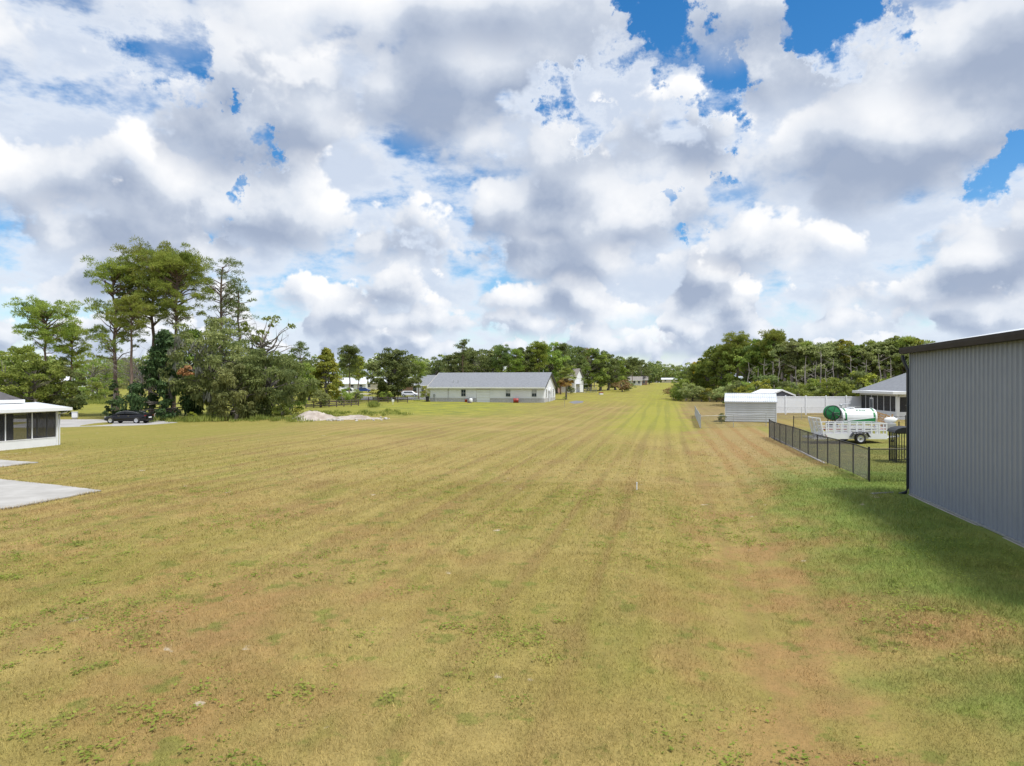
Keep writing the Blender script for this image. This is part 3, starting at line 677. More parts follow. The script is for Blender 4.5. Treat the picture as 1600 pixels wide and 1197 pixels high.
# ------------------------------------------------------------------ house behind the palm
def far_house():
    d = 205.0; a = at(898, d); z = a.z; root = empty('gabled_house', (a.x, d, z), -YAW-R(8), 'white gabled house with weathered roof behind the palm', 'house')
    L, D, he, hr = 9.0, 10.0, 4.3, 7.2
    MB().b2(-L, 0, 0, D, -.3, he).build('wall', M_WHITE, root)
    MB().prism([(0, he), (D, he), (D/2, hr-.1)], 'x', -.1, .02).build('gable_wall', M_WHITE, root)
    MB().prism([(0, he), (D, he), (D/2, hr-.1)], 'x', -L, -L+.1).build('gable_wall', M_WHITE, root)
    tn = (hr-he)/(D/2)
    for s in (0, 1):
        P = [(-.4, he-.4*tn), (D/2, hr), (D/2, hr+.15), (-.4, he-.4*tn+.15)]
        if s: P = [(D-y, q) for y, q in P]
        MB().prism(P, 'x', -L-.3, .35).build('roof_slope', M_SHBR, root)
    MB().b2(-L-.3, .35, -.47, -.4, he-.45, he-.1).build('fascia', M_WHITE, root)
    MB().b2(-L+.5, -4.2, -3.4, -.01, -.3, 2.5).build('brick_wing', M_BRICK, root)
    MB().prism([(-3.9, 2.4), (0, 3.5), (0, 3.65), (-3.9, 2.55)], 'x', -L+.2, -3.9).build('wing_roof', M_SHBR, root)
    window(root, -7.2, -3.42, .8, 1.0, 1.2); window(root, -1.8, -.02, .9, .9, 1.2)
    MB().b2(.05, 2.4, 1.5, 5.5, 0, .12).build('porch_floor', M_CONC, root)
    for x, y in ((2.3, 1.6), (2.3, 5.4)): MB().b2(x-.05, x+.05, y-.05, y+.05, .12, 2.5).build('porch_post', M_BLACK, root)
    MB().b2(.03, 2.6, 1.3, 5.7, 2.5, 2.62).build('porch_roof', M_GALV, root)
    p = at(925, 196); chain_fence('garden_fence', [at(914, 200), at(932, 200)], 1.6, M_GALV, 2.0, 'pale grey mesh fence right of the gabled house', pitch=.14, wire=.02)
    q = at(939, 185); t = empty('red_white_crate', q, .2, 'small red and white box on the grass by the wood edge', 'box'); MB().b2(-.5, .5, -.4, .4, 0, .45).build('body', M_WHITE, t); MB().b2(-.55, .55, -.45, .45, .45, .62).build('lid', M_RED, t)
far_house()

# ------------------------------------------------------------------ screened porch of the house at the left edge
def left_house():
    """local x across the strip (right positive), y along it; far right porch corner at the origin"""
    c = pg(88.5, 695.5); root = empty('screened_house', (c.x, c.y, c.z+.02), -YAW-R(4), 'white screened porch and dark hip roof at the left edge', 'house')
    D, L, hw, kz = 2.7, 14.4, 2.45, .52; top = hw-.14; n = 8; b = L/n
    for nm, (x0, x1, y0, y1) in (('knee_wall', (-.05, .05, -L, 0)), ('knee_wall', (-D, -.05, -.05, .05))): MB().b2(x0, x1, y0, y1, -.35, kz).build(nm, M_WHITE, root)
    for x0, x1, y0, y1 in ((-.07, .07, -L, .07), (-D, -.07, -.07, .07)):
        MB().b2(x0, x1, y0, y1, kz, kz+.045).build('sill_rail', M_WHITE, root); MB().b2(x0, x1, y0, y1, top, hw).build('header', M_WHITE, root)
    MB().b2(-.075, .075, -.075, .075, -.35, top).build('corner_post', M_WHITE, root)
    for i in range(n):
        y = -b*(i+1); MB().b2(-.032, .032, y-.032, y+.032, kz+.045, top).build('post', M_WHITE, root)
        MB().b2(-.004, .004, y+.033, y+b-.033-.05*(i == 0), kz+.045, top).build('screen_panel', M_SCREEN, root)
    for i in range(3):
        x = -D*(i+1)/3; MB().b2(x-.032, x+.032, -.032, .032, kz+.045, top).build('post', M_WHITE, root)
        MB().b2(x+.033, x+D/3-.033-.05*(i == 0), -.004, .004, kz+.045, top).build('screen_panel', M_SCREEN, root)
    MB().b2(-D, 0, -L, 0, -.35, -.02).build('floor', M_CONC, root)
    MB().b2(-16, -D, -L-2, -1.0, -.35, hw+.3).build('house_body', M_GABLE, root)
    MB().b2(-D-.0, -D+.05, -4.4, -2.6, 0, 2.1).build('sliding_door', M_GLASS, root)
    MB().prism([(.58, hw), (-D-.1, hw+.36), (-D-.1, hw+.47), (.58, hw+.11)], 'y', -L, .62).build('porch_roof', M_ALU, root)
    MB().b2(.58, .66, -L, .66, hw-.06, hw+.15).build('gutter', M_WHITE, root)
    MB().prism([(.58, hw-.04), (-D-.1, hw+.32), (-D-.1, hw+.5), (.58, hw+.14)], 'y', .621, .68).build('roof_edge', M_WHITE, root)
    MB().tube([(.5, .45, hw-.02), (.45, .4, hw-.18), (.13, .12, hw-.3), (.12, .12, hw-.42), (.12, .12, -.2)], .04, 8).build('downspout', M_WHITE, root)
    zr = hw+.68; x1, y1, y0, x0 = -D+.35, -.55, -L-2.5, -16.5; dx = (x1-x0)/2
    MB().b2(x0, x1, y1, y1+.06, zr-.22, zr+.02).build('house_fascia', M_WHITE, root); MB().b2(x1, x1+.06, y0, y1+.06, zr-.22, zr+.02).build('house_fascia', M_WHITE, root)
    m = MB(); xm = (x0+x1)/2; rz = zr+dx*.62
    m.add([(x0, y0, zr), (x1, y0, zr), (x1, y1, zr), (x0, y1, zr), (xm, y0+dx, rz), (xm, y1-dx, rz)], [(0, 1, 4), (1, 2, 5, 4), (2, 3, 5), (3, 0, 4, 5), (3, 2, 1, 0)])
    m.build('hip_roof', M_SHDK, root)
left_house()

def right_house():
    c = pg(1402.5, 655.5)
    # corner with the front running to +x: mirror of the left porch
    root = empty('lanai_house', (c.x, c.y, c.z), -YAW+R(4), 'white house with screened lanai half hidden by the metal building', 'house')
    L, D, hw, kz = 16.0, 11.0, 2.62, .78
    MB().b2(-.06, L, -.06, .06, -.3, kz).build('knee_wall', M_WHITE, root); MB().b2(-.06, .06, .06, D, -.3, kz).build('knee_wall', M_WHITE, root)
    MB().b2(-.08, L, -.08, .08, hw-.28, hw).build('header', M_WHITE, root); MB().b2(-.08, .08, .08, D, hw-.2, hw).build('header', M_WHITE, root)
    MB().b2(-.16, .16, -.16, .16, -.3, hw).build('column', M_WHITE, root, .02)
    for i in range(1, 5): MB().b2(i*3-.05, i*3+.05, -.05, .05, kz, hw-.28).build('post', M_WHITE, root); 
    for i in range(4): MB().b2(i*3+(.16 if i == 0 else .05), i*3+2.95, -.004, .004, kz, hw-.28).build('screen_panel', M_SCREEN, root)
    k = 6
    for i in range(1, k+1): MB().b2(-.04, .04, D*i/k-.04, D*i/k+.04, kz, hw-.2).build('post', M_WHITE, root)
    for i in range(k): MB().b2(-.004, .004, D*i/k+.05+.11*(i == 0), D*(i+1)/k-.05, kz, hw-.2).build('screen_panel', M_SCREEN, root)
    dr = MB().b2(-.09, -.05, 6.6, 7.7, .05, 2.15).build('screen_door', M_WHITE, root); MB().b2(-.11, -.09, 6.75, 7.55, 1.0, 2.0).build('door_glass', M_GLASS, dr); MB().tube([(-.1, 6.72, 1.02), (-.16, 6.72, 1.02)], .03, 6).build('handle', M_BLACK, dr)
    MB().b2(0, L, 0, D, -.3, .0).build('floor', M_CONC, root)
    MB().b2(3.6, L, 4.2, D, 0, hw).build('house_body', M_WHITE, root)
    MB().prism([(-.75, hw), (D+.6, hw), (D+.6, hw+.3), (-.75, hw+.3)], 'x', -.75, L).build('flat_roof', M_WHITE, root, .02)
    for y in (-.3,): MB().tube([(.25, -.55, hw), (.1, -.2, hw-.25), (.0, -.18, hw-.4)], .05, 6).build('downspout_elbow', M_WHITE, root)
    zr = hw+.305; x0, x1, y0, y1 = 1.2, L+6, .8, D+5; dy = (y1-y0)/2
    MB().add([(x0, y0, zr), (x0, y1, zr), (x0+dy, (y0+y1)/2, zr+dy*.5), (x1, y0, zr), (x1, y1, zr), (x1, (y0+y1)/2, zr+dy*.5)], [(1, 0, 2), (0, 3, 5, 2), (4, 1, 2, 5), (5, 3, 4), (3, 0, 1, 4)]).build('hip_roof', M_SHING, root)
    # patio chairs seen through the screens
    for i, (x, y, lab) in enumerate(((1.0, 2.2, 'dark wicker armchair behind the lanai column'), (2.4, 1.4, 'dark wicker armchair furthest right in the lanai'))):
        p = Vector((c.x, c.y, c.z))+Matrix.Rotation(-YAW+R(4), 3, 'Z') @ Vector((x, y, 0))
        ch = empty('armchair', p, R(30*i), lab, 'chair', 'lanai armchairs')
        MB().b2(-.35, .35, -.35, .3, .2, .46).build('seat', M_BLACK, ch, .03); MB().b2(-.38, .38, .3, .42, .2, 1.05).build('backrest', M_BLACK, ch, .03)
        for s in (-1, 1):
            MB().b2(s*.36-.05, s*.36+.05, -.36, .36, .46, .64).build('armrest', M_BLACK, ch, .02)
            for y2 in (-.3, .34): MB().b2(s*.32-.03, s*.32+.03, y2-.03, y2+.03, 0, .2).build('leg', M_BLACK, ch)
right_house()
# ------------------------------------------------------------------ utility trailer behind the black fence
def wheel_meshes(r, w):
    ty = MB().lathe([(r*.62, -w/2), (r*.9, -w/2), (r, -w*.36), (r, w*.36), (r*.9, w/2), (r*.62, w/2)], axis='y', n=24).mesh('tyre'); ty.materials.append(M_RUBBER)
    rim = MB().lathe([(0, -w*.34), (r*.14, -w*.36), (r*.2, -w*.28), (r*.5, -w*.3), (r*.6, -w*.46), (r*.64, -w*.46), (r*.64, w*.4), (0, w*.4)], axis='y', n=24).mesh('rim'); rim.materials.append(M_SILVER)
    return ty, rim
def add_wheel(root, loc, ty, rim, hub=True):
    o = link('wheel', ty, None, root, loc); link('rim', rim, None, o)
    return o
def utility_trailer():
    c = pg(1331, 691.2); root = empty('utility_trailer', c, R(-2), 'white rail-sided utility trailer with raised ramp behind the black fence', 'trailer')
    # local x: ramp end negative, tongue positive; wheel at x = 0
    x0, x1, hw = -2.05, 1.75, .95
    zb = .42; zt = 1.26
    MB().b2(x0, x1, -hw+.06, hw-.06, zb-.02, zb+.05).build('deck', M_WOODDK, root)
    for y in (-hw, hw):
        MB().b2(x0, x1, y-.035, y+.035, zb-.13, zb+.21).build('side_board', M_WHITE, root)
        for z in (.84, .99, zt): MB().b2(x0, x1, y-.028, y+.028, z-.032, z+.032).build('side_rail', M_WHITE, root)
        for k in range(9):
            x = x0+.03+(x1-x0-.06)*k/8; MB().b2(x-.03, x+.03, y-.033, y+.033, zb+.2, zt).build('upright', M_WHITE, root)
        for k in range(4):
            x = x0+.5+k*.9; MB().b2(x-.055, x+.055, y-.02, y+.02, zb+.2, zt).build('stake', M_WHITE, root)
    for x in (x1,):
        for z in (zb+.05, .84, .99, zt): MB().b2(x-.03, x+.03, -hw+.04, hw-.04, z-.03, z+.03).build('front_rail', M_WHITE, root)
        for y in (-.5, 0, .5): MB().b2(x-.028, x+.028, y-.03, y+.03, zb, zt).build('upright', M_WHITE, root)
    # raised ramp gate leaning a little
    g = empty('ramp_gate', (x0-.06, 0, zb), 0); bpy.data.objects.remove(g)
    m = MB()
    for y in (-hw+.03, -.3, .3, hw-.03): m.b2(-.03, .03, y-.03, y+.03, 0, 1.25)
    for z in (0.03, 1.22): m.b2(-.029, .029, -hw+.06, hw-.06, z-.03, z+.03)
    rg = m.build('ramp_gate', M_WHITE, root, loc=(x0-.06, 0, zb-.03), rot=(0, R(-14), 0))
    bar = MB().b2(-.015, .015, -hw+.06, hw-.06, -.02, .02).mesh('mesh_bar'); bar.materials.append(M_GALV)
    for k in range(13): link('mesh_bar', bar, None, rg, (0, 0, .12+k*.082))
    # lower tail with folded flap
    MB().b2(x0-.75, x0, -hw, hw, zb-.16, zb-.06).build('beaver_tail', M_WHITE, root)
    ty, rim = wheel_meshes(.335, .21)
    for y in (-hw-.17, hw+.17):
        w = add_wheel(root, (0, y, .335), ty, rim); w.rotation_euler = (0, 0, 0 if y < 0 else pi)
        MB().tube([(0, y-.1, .335), (0, y-.125, .335)], .045, 8).build('hub_cap', M_NAVY, root)
        P = [(-.62, .42), (-.42, .74), (.42, .74), (.62, .42), (.58, .42), (.4, .70), (-.4, .70), (-.58, .42)]
        MB().prism(P, 'y', y-.13, y+.13).build('fender', M_TRIMDK, root)
    MB().tube([(0, -hw-.1, .335), (0, hw+.1, .335)], .04, 8).build('axle', M_BLACK, root)
    for s in (-1, 1): MB().tube([(x1, s*.8, zb-.05), (x1+1.05, 0, zb-.05)], .045, 6).build('tongue_bar', M_WHITE, root)
    MB().b2(x1+1.0, x1+1.25, -.06, .06, zb-.08, zb+.06).build('coupler', M_GALV, root)
    MB().tube([(x1+.75, -.12, .12), (x1+.75, -.12, .95)], .035, 8).build('jack', M_GALV, root); MB().lathe([(0, -.03), (.1, -.03), (.1, .03), (0, .03)], (x1+.75, -.12, .1), 'y').build('jack_wheel', M_RUBBER, root)
    MB().b2(x0+.02, x0+.06, -hw-.04, -hw-.036, zb, zb+.1).build('tail_light', M_RED, root)
utility_trailer()

# ------------------------------------------------------------------ spray tank on its own trailer behind it
def hydroseeder():
    d = 48.0; c = at(1337, d); root = empty('spray_tank_trailer', c, R(-3), 'white and green spray tank with hose reel on a red trailer', 'tank trailer')
    z0 = .95; L = 2.35; R1 = .62
    # tank: rounded-top trough, axis x
    def sect(k): return [(k*.58*sy, zz) for sy, zz in ((-1, 0), (1, 0))]
    prof = [(-.55, .0), (.55, .0), (.66, .4)]+[(.66*cos(a), .48+.58*sin(a)) for a in [pi*i/12 for i in range(13)]]+[(-.66, .4)]
    tk = MB().prism([(y, z+z0) for y, z in prof], 'x', -1.15, 1.2).build('tank', M_WHITE, root, .04)
    for x0, x1, nm in ((-.98, -.86, 'band'), (.93, 1.06, 'band')):
        MB().prism([(y*1.012, (z-.4)*1.012+.4+z0) for y, z in prof], 'x', x0, x1).build(nm, M_GREEN, tk)
    MB().prism([(-1.12, z0-.02), (1.02, z0-.02), (1.02, z0+.42), (-1.12, z0+.2)], 'y', -.682, -.55).build('side_stripe', M_GREEN, tk)
    MB().prism([(-1.0, z0+.2), (1.02, z0+.44), (1.02, z0+.47), (-1.0, z0+.23)], 'y', -.684, -.6).build('pinstripe', M_WHITE, tk)
    # faded green mark high on the tank side (too worn to read)
    for k, (x, w) in enumerate(((-.1, .16), (.1, .13), (.26, .1), (.4, .12))):
        a = R(52); MB().box((x, -.668*cos(a), z0+.48+.59*sin(a)), (w, .012, .1), 0, 0, -(pi/2-a)+.35).build('mark', M_GREEN, tk)
    a = R(38); MB().box((.16, -.672*cos(a), z0+.48+.592*sin(a)), (.62, .012, .035), 0, 0, -.6).build('mark', M_GREEN, tk)
    MB().tube([(-.35, 0, z0+1.05), (-.35, 0, z0+1.14)], .26, 16).build('hatch', M_WHITE, tk)
    MB().tube([(-.95, .1, z0+1.0), (-.95, .1, z0+1.32)], .035, 6).build('gun_post', M_GALV, tk); MB().tube([(-1.0, .1, z0+1.3), (-.35, .0, z0+1.42)], [.05, .03], 8).build('spray_gun', M_GALV, tk); MB().lathe([(0, -.05), (.09, -.05), (.09, .05), (0, .05)], (-.98, .1, z0+1.28), 'y', 12).build('swivel', M_GALV, tk)
    # hose reel
    rl = MB().lathe([(0, -.02), (.47, -.02), (.5, 0), (.5, .04), (0, .04)], (-1.72, -.42, 1.72), 'y', 28).build('reel_flange', M_GREEN, root)
    MB().lathe([(0, -.02), (.47, -.02), (.5, 0), (.5, .04), (0, .04)], (-1.72, .0, 1.72), 'y', 28).build('reel_flange', M_GREEN, root)
    MB().lathe([(.5, -.035), (.53, -.035), (.53, .055), (.5, .055)], (-1.72, -.42, 1.72), 'y', 28).build('reel_rim', M_TRIMDK, rl)
    for a in range(5):
        q = 2*pi*a/5; MB().tube([(-1.72, -.45, 1.72), (-1.72+.42*cos(q), -.45, 1.72+.42*sin(q))], .018, 5).build('spoke', M_TRIMDK, rl)
    MB().lathe([(0, -.4), (.36, -.4), (.36, -.02), (0, -.02)], (-1.72, 0, 1.72), 'y', 20).build('hose_coil', M_BLACK, root)
    MB().tube([(-1.6, -.5, 1.62), (-1.2, -.6, 1.4), (-.8, -.66, 1.15), (-.7, -.6, .9)], .035, 6).build('hose', M_BLACK, root)
    for x in (-2.05, -1.4):
        for y in (-.48, .07): MB().tube([(x, y, .6), (-1.72, y, 1.72)], .03, 6).build('reel_stand', M_TRIMDK, root)
    MB().b2(-1.95, -1.35, -.35, .35, .62, 1.05).build('engine', M_TRIMDK, root, .04); MB().tube([(-1.5, -.1, 1.05), (-1.5, -.1, 1.3)], .05, 8).build('exhaust', M_GALV, root)
    MB().b2(-2.3, 1.8, -.68, .68, .5, .62).build('frame', M_RED, root)
    for s in (-1, 1): MB().tube([(1.8, s*.6, .56), (3.1, 0, .56)], .055, 6).build('tongue_bar', M_RED, root)
    MB().b2(3.05, 3.3, -.07, .07, .52, .66).build('coupler', M_GALV, root); MB().b2(1.85, 2.6, -.35, .35, .62, .98).build('tool_box', M_GALV, root, .03)
    MB().tube([(2.95, 0, .05), (2.95, 0, 1.1)], .04, 8).build('jack', M_BLACK, root)
    ty, rim = wheel_meshes(.36, .22)
    for x in (-.45, .4):
        for y in (-.82, .82): add_wheel(root, (x, y, .36), ty, rim).rotation_euler = (0, 0, 0 if y < 0 else pi)
    for y in (-.82, .82): MB().prism([(-.95, .5), (-.8, .8), (.75, .8), (.9, .5), (.86, .5), (.72, .76), (-.77, .76), (-.91, .5)], 'y', y-.13, y+.13).build('fender', M_WHITE, root)
    # things resting on it: a timber pallet tipped against the tank, a filled white sack
    o = c+Vector((1.75, -.15, .62)); p = empty('timber_pallet', o, R(-3), 'pale timber pallet tipped up beside the spray tank', 'pallet')
    tilt = R(22)
    for k in range(6): MB().box((.1+k*.0, -.02, .12+k*.17), (1.0, .02, .115), 0, R(18), 0).build('slat', M_WOOD, p)
    for x in (-.42, .05, .5): MB().box((x+.1, .05, .5), (.09, .09, 1.05), 0, R(18), 0).build('stringer', M_WOOD, p)
    o = c+Vector((2.3, 0, .98)); p = empty('white_sack', o, 0, 'white filled sack lying on the tool box of the spray trailer', 'sack')
    MB().lathe([(0, -.5), (.16, -.48), (.27, -.3), (.3, 0), (.26, .3), (.15, .48), (0, .5)], (0, 0, .22), 'x', 12).build('bag', M_WHITE, p); MB().tube([(.48, 0, .22), (.62, .03, .26)], [.05, .09], 8).build('tied_neck', M_WHITE, p)
hydroseeder()

# ------------------------------------------------------------------ black barred cage by the metal building corner
def cage():
    c = pg(1413, 722); root = empty('barred_cage', c, -YAW, 'tall black barred cage with peaked dark cover beside the metal building', 'cage')
    w, h = .5, 1.42
    for x in (-w, w):
        for y in (-w, w): MB().b2(x-.03, x+.03, y-.03, y+.03, 0, h).build('corner_post', M_BLACK, root)
    bar = MB().tube([(0, 0, .05), (0, 0, h)], .011, 6).mesh('bar'); bar.materials.append(M_BLACK)
    for k in range(1, 9):
        u = -w+2*w*k/9
        for p in ((u, -w), (u, w), (-w, u), (w, u)): link('bar', bar, None, root, (p[0], p[1], 0))
    for z in (.06, .72, h-.02):
        for s in (-1, 1): MB().b2(-w, w, s*w-.018, s*w+.018, z-.018, z+.018).build('rail', M_BLACK, root); MB().b2(s*w-.018, s*w+.018, -w+.02, w-.02, z-.018, z+.018).build('rail', M_BLACK, root)
    e = w+.1; P = []
    for k in range(9):
        a = pi*k/8; P.append((-e*cos(a), h+.02+.26*sin(a)))
    MB().prism(P+[(e-.05, h+.0), (-e+.05, h+.0)], 'y', -e, e).build('cover', M_BLACK, root)
cage()

# ------------------------------------------------------------------ black sedan
def sedan():
    c = pg(201, 661.5); root = empty('black_sedan', c, pi-R(2), 'glossy black sedan parked on the pale driveway', 'car')
    root.location.z += .025
    M_PAINT = mat('black_car_paint', (.008, .008, .012), (.007, .007, .01), 2.0, .12); M_CG = mat('tinted_glass', (.012, .014, .016), None, 2.0, .05)
    M_RL = mat('tail_lamp', (.25, .01, .012), None, 2.0, .2); M_CHR = mat('chrome_strip', (.7, .7, .72), None, 2.0, .12, 1.0)
    L = 4.9; ty, rim = wheel_meshes(.355, .24)
    # local x = forward. lower body loft: (x, half width, z bottom, z belt)
    S = [(-2.42, .62, .42, .78), (-2.36, .80, .34, .95), (-2.2, .88, .28, 1.02), (-1.6, .95, .22, 1.02), (-.8, .965, .2, .98), (.2, .965, .2, .95), (1.0, .96, .2, .92), (1.6, .945, .22, .86), (2.1, .88, .26, .76), (2.35, .74, .30, .66), (2.45, .5, .36, .56)]
    vs = []; n = 12
    for x, w, z0, z1 in S:
        h = z1-z0
        half = [(w*.8, z0), (w*.97, z0+.12*h), (w, z0+.42*h), (w*.985, z0+.68*h), (w*.93, z0+.92*h), (w*.80, z1+.012)]
        ring = half+[(-y, z) for y, z in reversed(half)]
        vs += [(x, y, z) for y, z in ring]
    fs = [(i*n+k, i*n+(k+1) % n, (i+1)*n+(k+1) % n, (i+1)*n+k) for i in range(len(S)-1) for k in range(n)]
    fs += [tuple(reversed(range(n))), tuple(range((len(S)-1)*n, len(S)*n))]
    b = MB(); b.add(vs, fs, True); body = b.build('body', M_PAINT, root)
    sub = body.modifiers.new('sub', 'SUBSURF'); sub.levels = 1; sub.render_levels = 2
    # greenhouse: fastback
    G = [(-2.1, .70, 1.0, 1.015), (-1.55, .72, .98, 1.17), (-1.0, .70, .97, 1.33), (-.4, .67, .95, 1.43), (.15, .66, .93, 1.44), (.6, .66, .92, 1.35), (1.0, .70, .90, 1.16), (1.42, .74, .87, .90)]
    vs = []; n = 8
    for x, w, z0, z1 in G:
        h = z1-z0; half = [(w*1.17, z0-.02), (w*1.10, z0+.35*h), (w*.98, z0+.82*h), (w*.7, z1)]
        vs += [(x, y, z) for y, z in half+[(-y, z) for y, z in reversed(half)]]
    fs = [(i*n+k, i*n+(k+1) % n, (i+1)*n+(k+1) % n, (i+1)*n+k) for i in range(len(G)-1) for k in range(n)]
    gl = MB().add(vs, fs, True).build('glasshouse', M_CG, root); s2 = gl.modifiers.new('sub', 'SUBSURF'); s2.levels = 1; s2.render_levels = 2
    vs = []
    for x, w, z0, z1 in G[2:6]:
        vs += [(x, y, z1+.012-.03*abs(y/w)**3) for y in (-w*.74, -w*.37, 0, w*.37, w*.74)]
    MB().add(vs, [(i*5+k, i*5+k+1, (i+1)*5+k+1, (i+1)*5+k) for i in range(3) for k in range(4)], True).build('roof', M_PAINT, root)
    for s in (-1, 1):
        MB().tube([(x, s*(w*1.0), z0+.80*(z1-z0)+.02) for x, w, z0, z1 in G[1:7]], .016, 5).build('window_trim', M_CHR, root)
        MB().tube([(.05, s*.735, 1.34), (0, s*.81, .98)], .025, 5).build('door_pillar', M_PAINT, root)
        mr = MB().lathe([(0, -.09), (.07, -.06), (.08, .04), (0, .08)], (.95, s*1.03, 1.0), 'x', 10).build('mirror', M_PAINT, root)
        MB().b2(-2.36, -2.22, s*.62-.2, s*.62+.2, .82, .92).build('tail_light', M_RL, root, .02)
        MB().box((2.18, s*.68, .70), (.28, .22, .08), s*-.5).build('headlight', M_SILVER, root, .02)
        for x in (-1.43, 1.47):
            add_wheel(root, (x, s*.885, .355), ty, rim).rotation_euler = (0, 0, 0 if s < 0 else pi)
            MB().prism([(x+.40*cos(a), .36+.40*sin(a)) for a in [pi*k/10 for k in range(11)]], 'y', s*.90, s*.945).build('wheel_arch', M_RUBBER, root)
        for x in (.55, -.55): MB().b2(x-.1, x+.1, s*.965-.012, s*.965+.012, .82, .85).build('door_handle', M_CHR, root)
    MB().b2(-2.46, -2.40, -.26, .26, .60, .74).build('number_plate', M_WHITE, root)
    MB().b2(-2.44, -2.2, -.7, .7, .28, .42).build('rear_valance', M_RUBBER, root)
sedan()

# ------------------------------------------------------------------ dark rail fence, spoil heap, rubble
def rail_fence(p0, p1, label, posts, h=1.25):
    root = empty('rail_fence', p0, 0, label, 'fence'); a, b = Vector(p0), Vector(p1)
    for i in range(posts):
        p = a+(b-a)*i/(posts-1)-a; z = zgf(a.x+p.x, a.y+p.y)-a.z
        MB().b2(-.075, .075, -.075, .075, -.3, h+random.uniform(0, .08)).build('post', M_WOODDK, root, loc=(p.x, p.y, z), rot=(0, 0, random.uniform(-.05, .05)))
        if i < posts-1:
            q = a+(b-a)*(i+1)/(posts-1)-a; zq = zgf(a.x+q.x, a.y+q.y)-a.z
            for k in range(3):
                zz = .3+k*.38
                v = Vector((q.x-p.x, q.y-p.y, zq-z)); m = MB().b2(0, v.length, -.03, .03, -.07, .07)
                m.build('rail', M_WOODDK, root, loc=(p.x, p.y-.09, z+zz), rot=(0, -math.asin(v.z/v.length)+random.uniform(-.008, .008), math.atan2(v.y, v.x)))
rail_fence(at(478, 118), at(560, 124), 'dark three rail wooden fence nearest the spoil heap', 8)
rail_fence(at(500, 138), at(637, 136), 'dark three rail wooden fence ending near the long white building', 10)
def heap(name, c, rx, ry, h, label, m, seed):
    rng = np.random.default_rng(seed); n, k = 48, 16; vs = [(0, 0, h)]
    ph = rng.uniform(0, 6.28, 8)
    for j in range(1, k+1):
        for i in range(n):
            a = 2*pi*i/n; r = j/k
            w = 1+.16*sin(3*a+ph[0])+.1*sin(5*a+ph[1])+.06*sin(9*a+ph[2])
            z = h*(.5+.5*cos(pi*min(1, r*1.02)))*(1+.22*sin(3*a+ph[3]+4*r)*min(1, 2.5*r))+rng.normal()*.035*(j < k)
            x, y = rx*w*r*cos(a), ry*w*r*sin(a); g = zgf(c.x+x, c.y+y)-c.z
            vs.append((x, y, (z+g) if j < k else g-.1))
    fs = [(0, 1+i, 1+(i+1) % n) for i in range(n)]
    fs += [(1+(j-1)*n+i, 1+j*n+i, 1+j*n+(i+1) % n, 1+(j-1)*n+(i+1) % n) for j in range(1, k) for i in range(n)]
    return tag(MB().add(vs, fs, True).build(name, m, None, loc=c), label, 'dirt mound')
heap('spoil_heap', pg(489, 656), 3.2, 2.2, .95, 'pale sandy spoil heap beside the big oak', M_DIRT, 3)
heap('low_berm', pg(555, 655), 3.6, .9, .42, 'low pale sandy berm stretching right of the spoil heap', M_DIRT, 5)
def rubble():
    n = 0
    for k in range(70):
        px = random.triangular(468, 628, 520); py = 656.5+random.uniform(-3.6, 2.0)-max(0, px-590)*.10
        p = pg(px, py); r = random.choice((.08, .1, .13, .18, .3))
        vs = []; bm = bmesh.new(); bmesh.ops.create_icosphere(bm, subdivisions=1, radius=r)
        for v in bm.verts: v.co = Vector((v.co.x*random.uniform(.8, 1.3), v.co.y*random.uniform(.8, 1.2), v.co.z*random.uniform(.5, .9)))
        me = bpy.data.meshes.new('rubble_stone'); bm.to_mesh(me); bm.free()
        o = link('rubble_stone', me, M_RUBBLE, RB, p-RB.location+Vector((0, 0, r*.2)), (0, 0, random.uniform(0, 6)))
RB = empty('rubble_row', pg(545, 656), 0, 'row of pale broken stones along the sandy berm', 'rubble'); rubble()

# ------------------------------------------------------------------ far houses, vehicles and poles
def simple_house(name, px, d, w, dep, he, hr, label, mw, mr, rz=0.0, win=3, gable_front=False):
    a = at(px, d); root = empty(name, a, rz, label, 'house')
    MB().b2(-w/2, w/2, 0, dep, -.4, he).build('wall', mw, root)
    tn = (hr-he)/(dep/2)
    for s in (0, 1):
        P = [(-.5, he-.5*tn), (dep/2, hr), (dep/2, hr+.15), (-.5, he-.5*tn+.15)]
        if s: P = [(dep-y, q) for y, q in P]
        MB().prism(P, 'x', -w/2-.5, w/2+.5).build('roof_slope', mr, root)
    for x in (-w/2, w/2-.1): MB().prism([(0, he), (dep, he), (dep/2, hr-.05)], 'x', x, x+.1).build('gable_wall', mw, root)
    for k in range(win): window(root, -w/2+w*(k+.5)/win, -.02, .9, 1.0, 1.2)
    MB().b2(-w/2-.5, w/2+.5, -.58, -.5, he-.5*tn-.1, he-.5*tn+.16).build('fascia', M_WHITE, root)
    return root
simple_house('distant_house', 108, 185, 9, 7, 2.9, 5.2, 'pale far house glimpsed between the pines at left', M_WHITE, M_ALU, .2)
simple_house('distant_house', 648, 190, 12, 8, 2.8, 4.7, 'pale grey roofed house behind the small tree', M_BRICK, M_ALU, -.1)
simple_house('distant_house', 672, 176, 7, 8, 3.0, 5.3, 'grey roofed house showing just left of the white hall', M_WHITE, M_SHING, -.1, 2)
simple_house('distant_house', 550, 235, 9, 7, 2.6, 4.4, 'white far house behind the slim pine', M_WHITE, M_ALU, .1)
simple_house('distant_house', 597, 260, 15, 8, 2.8, 4.6, 'long low far house with pale blue roof', M_CREAM, M_ALU, 0)
simple_house('distant_house', 991, 335, 7, 7, 2.6, 4.2, 'small white house at the far end of the strip', M_WHITE, M_SHBR, -.2)
simple_house('distant_house', 1006, 345, 3.4, 6, 2.8, 4.4, 'narrow dark house next to the far white one', M_BRICK, M_SHBR, -.2, 1)
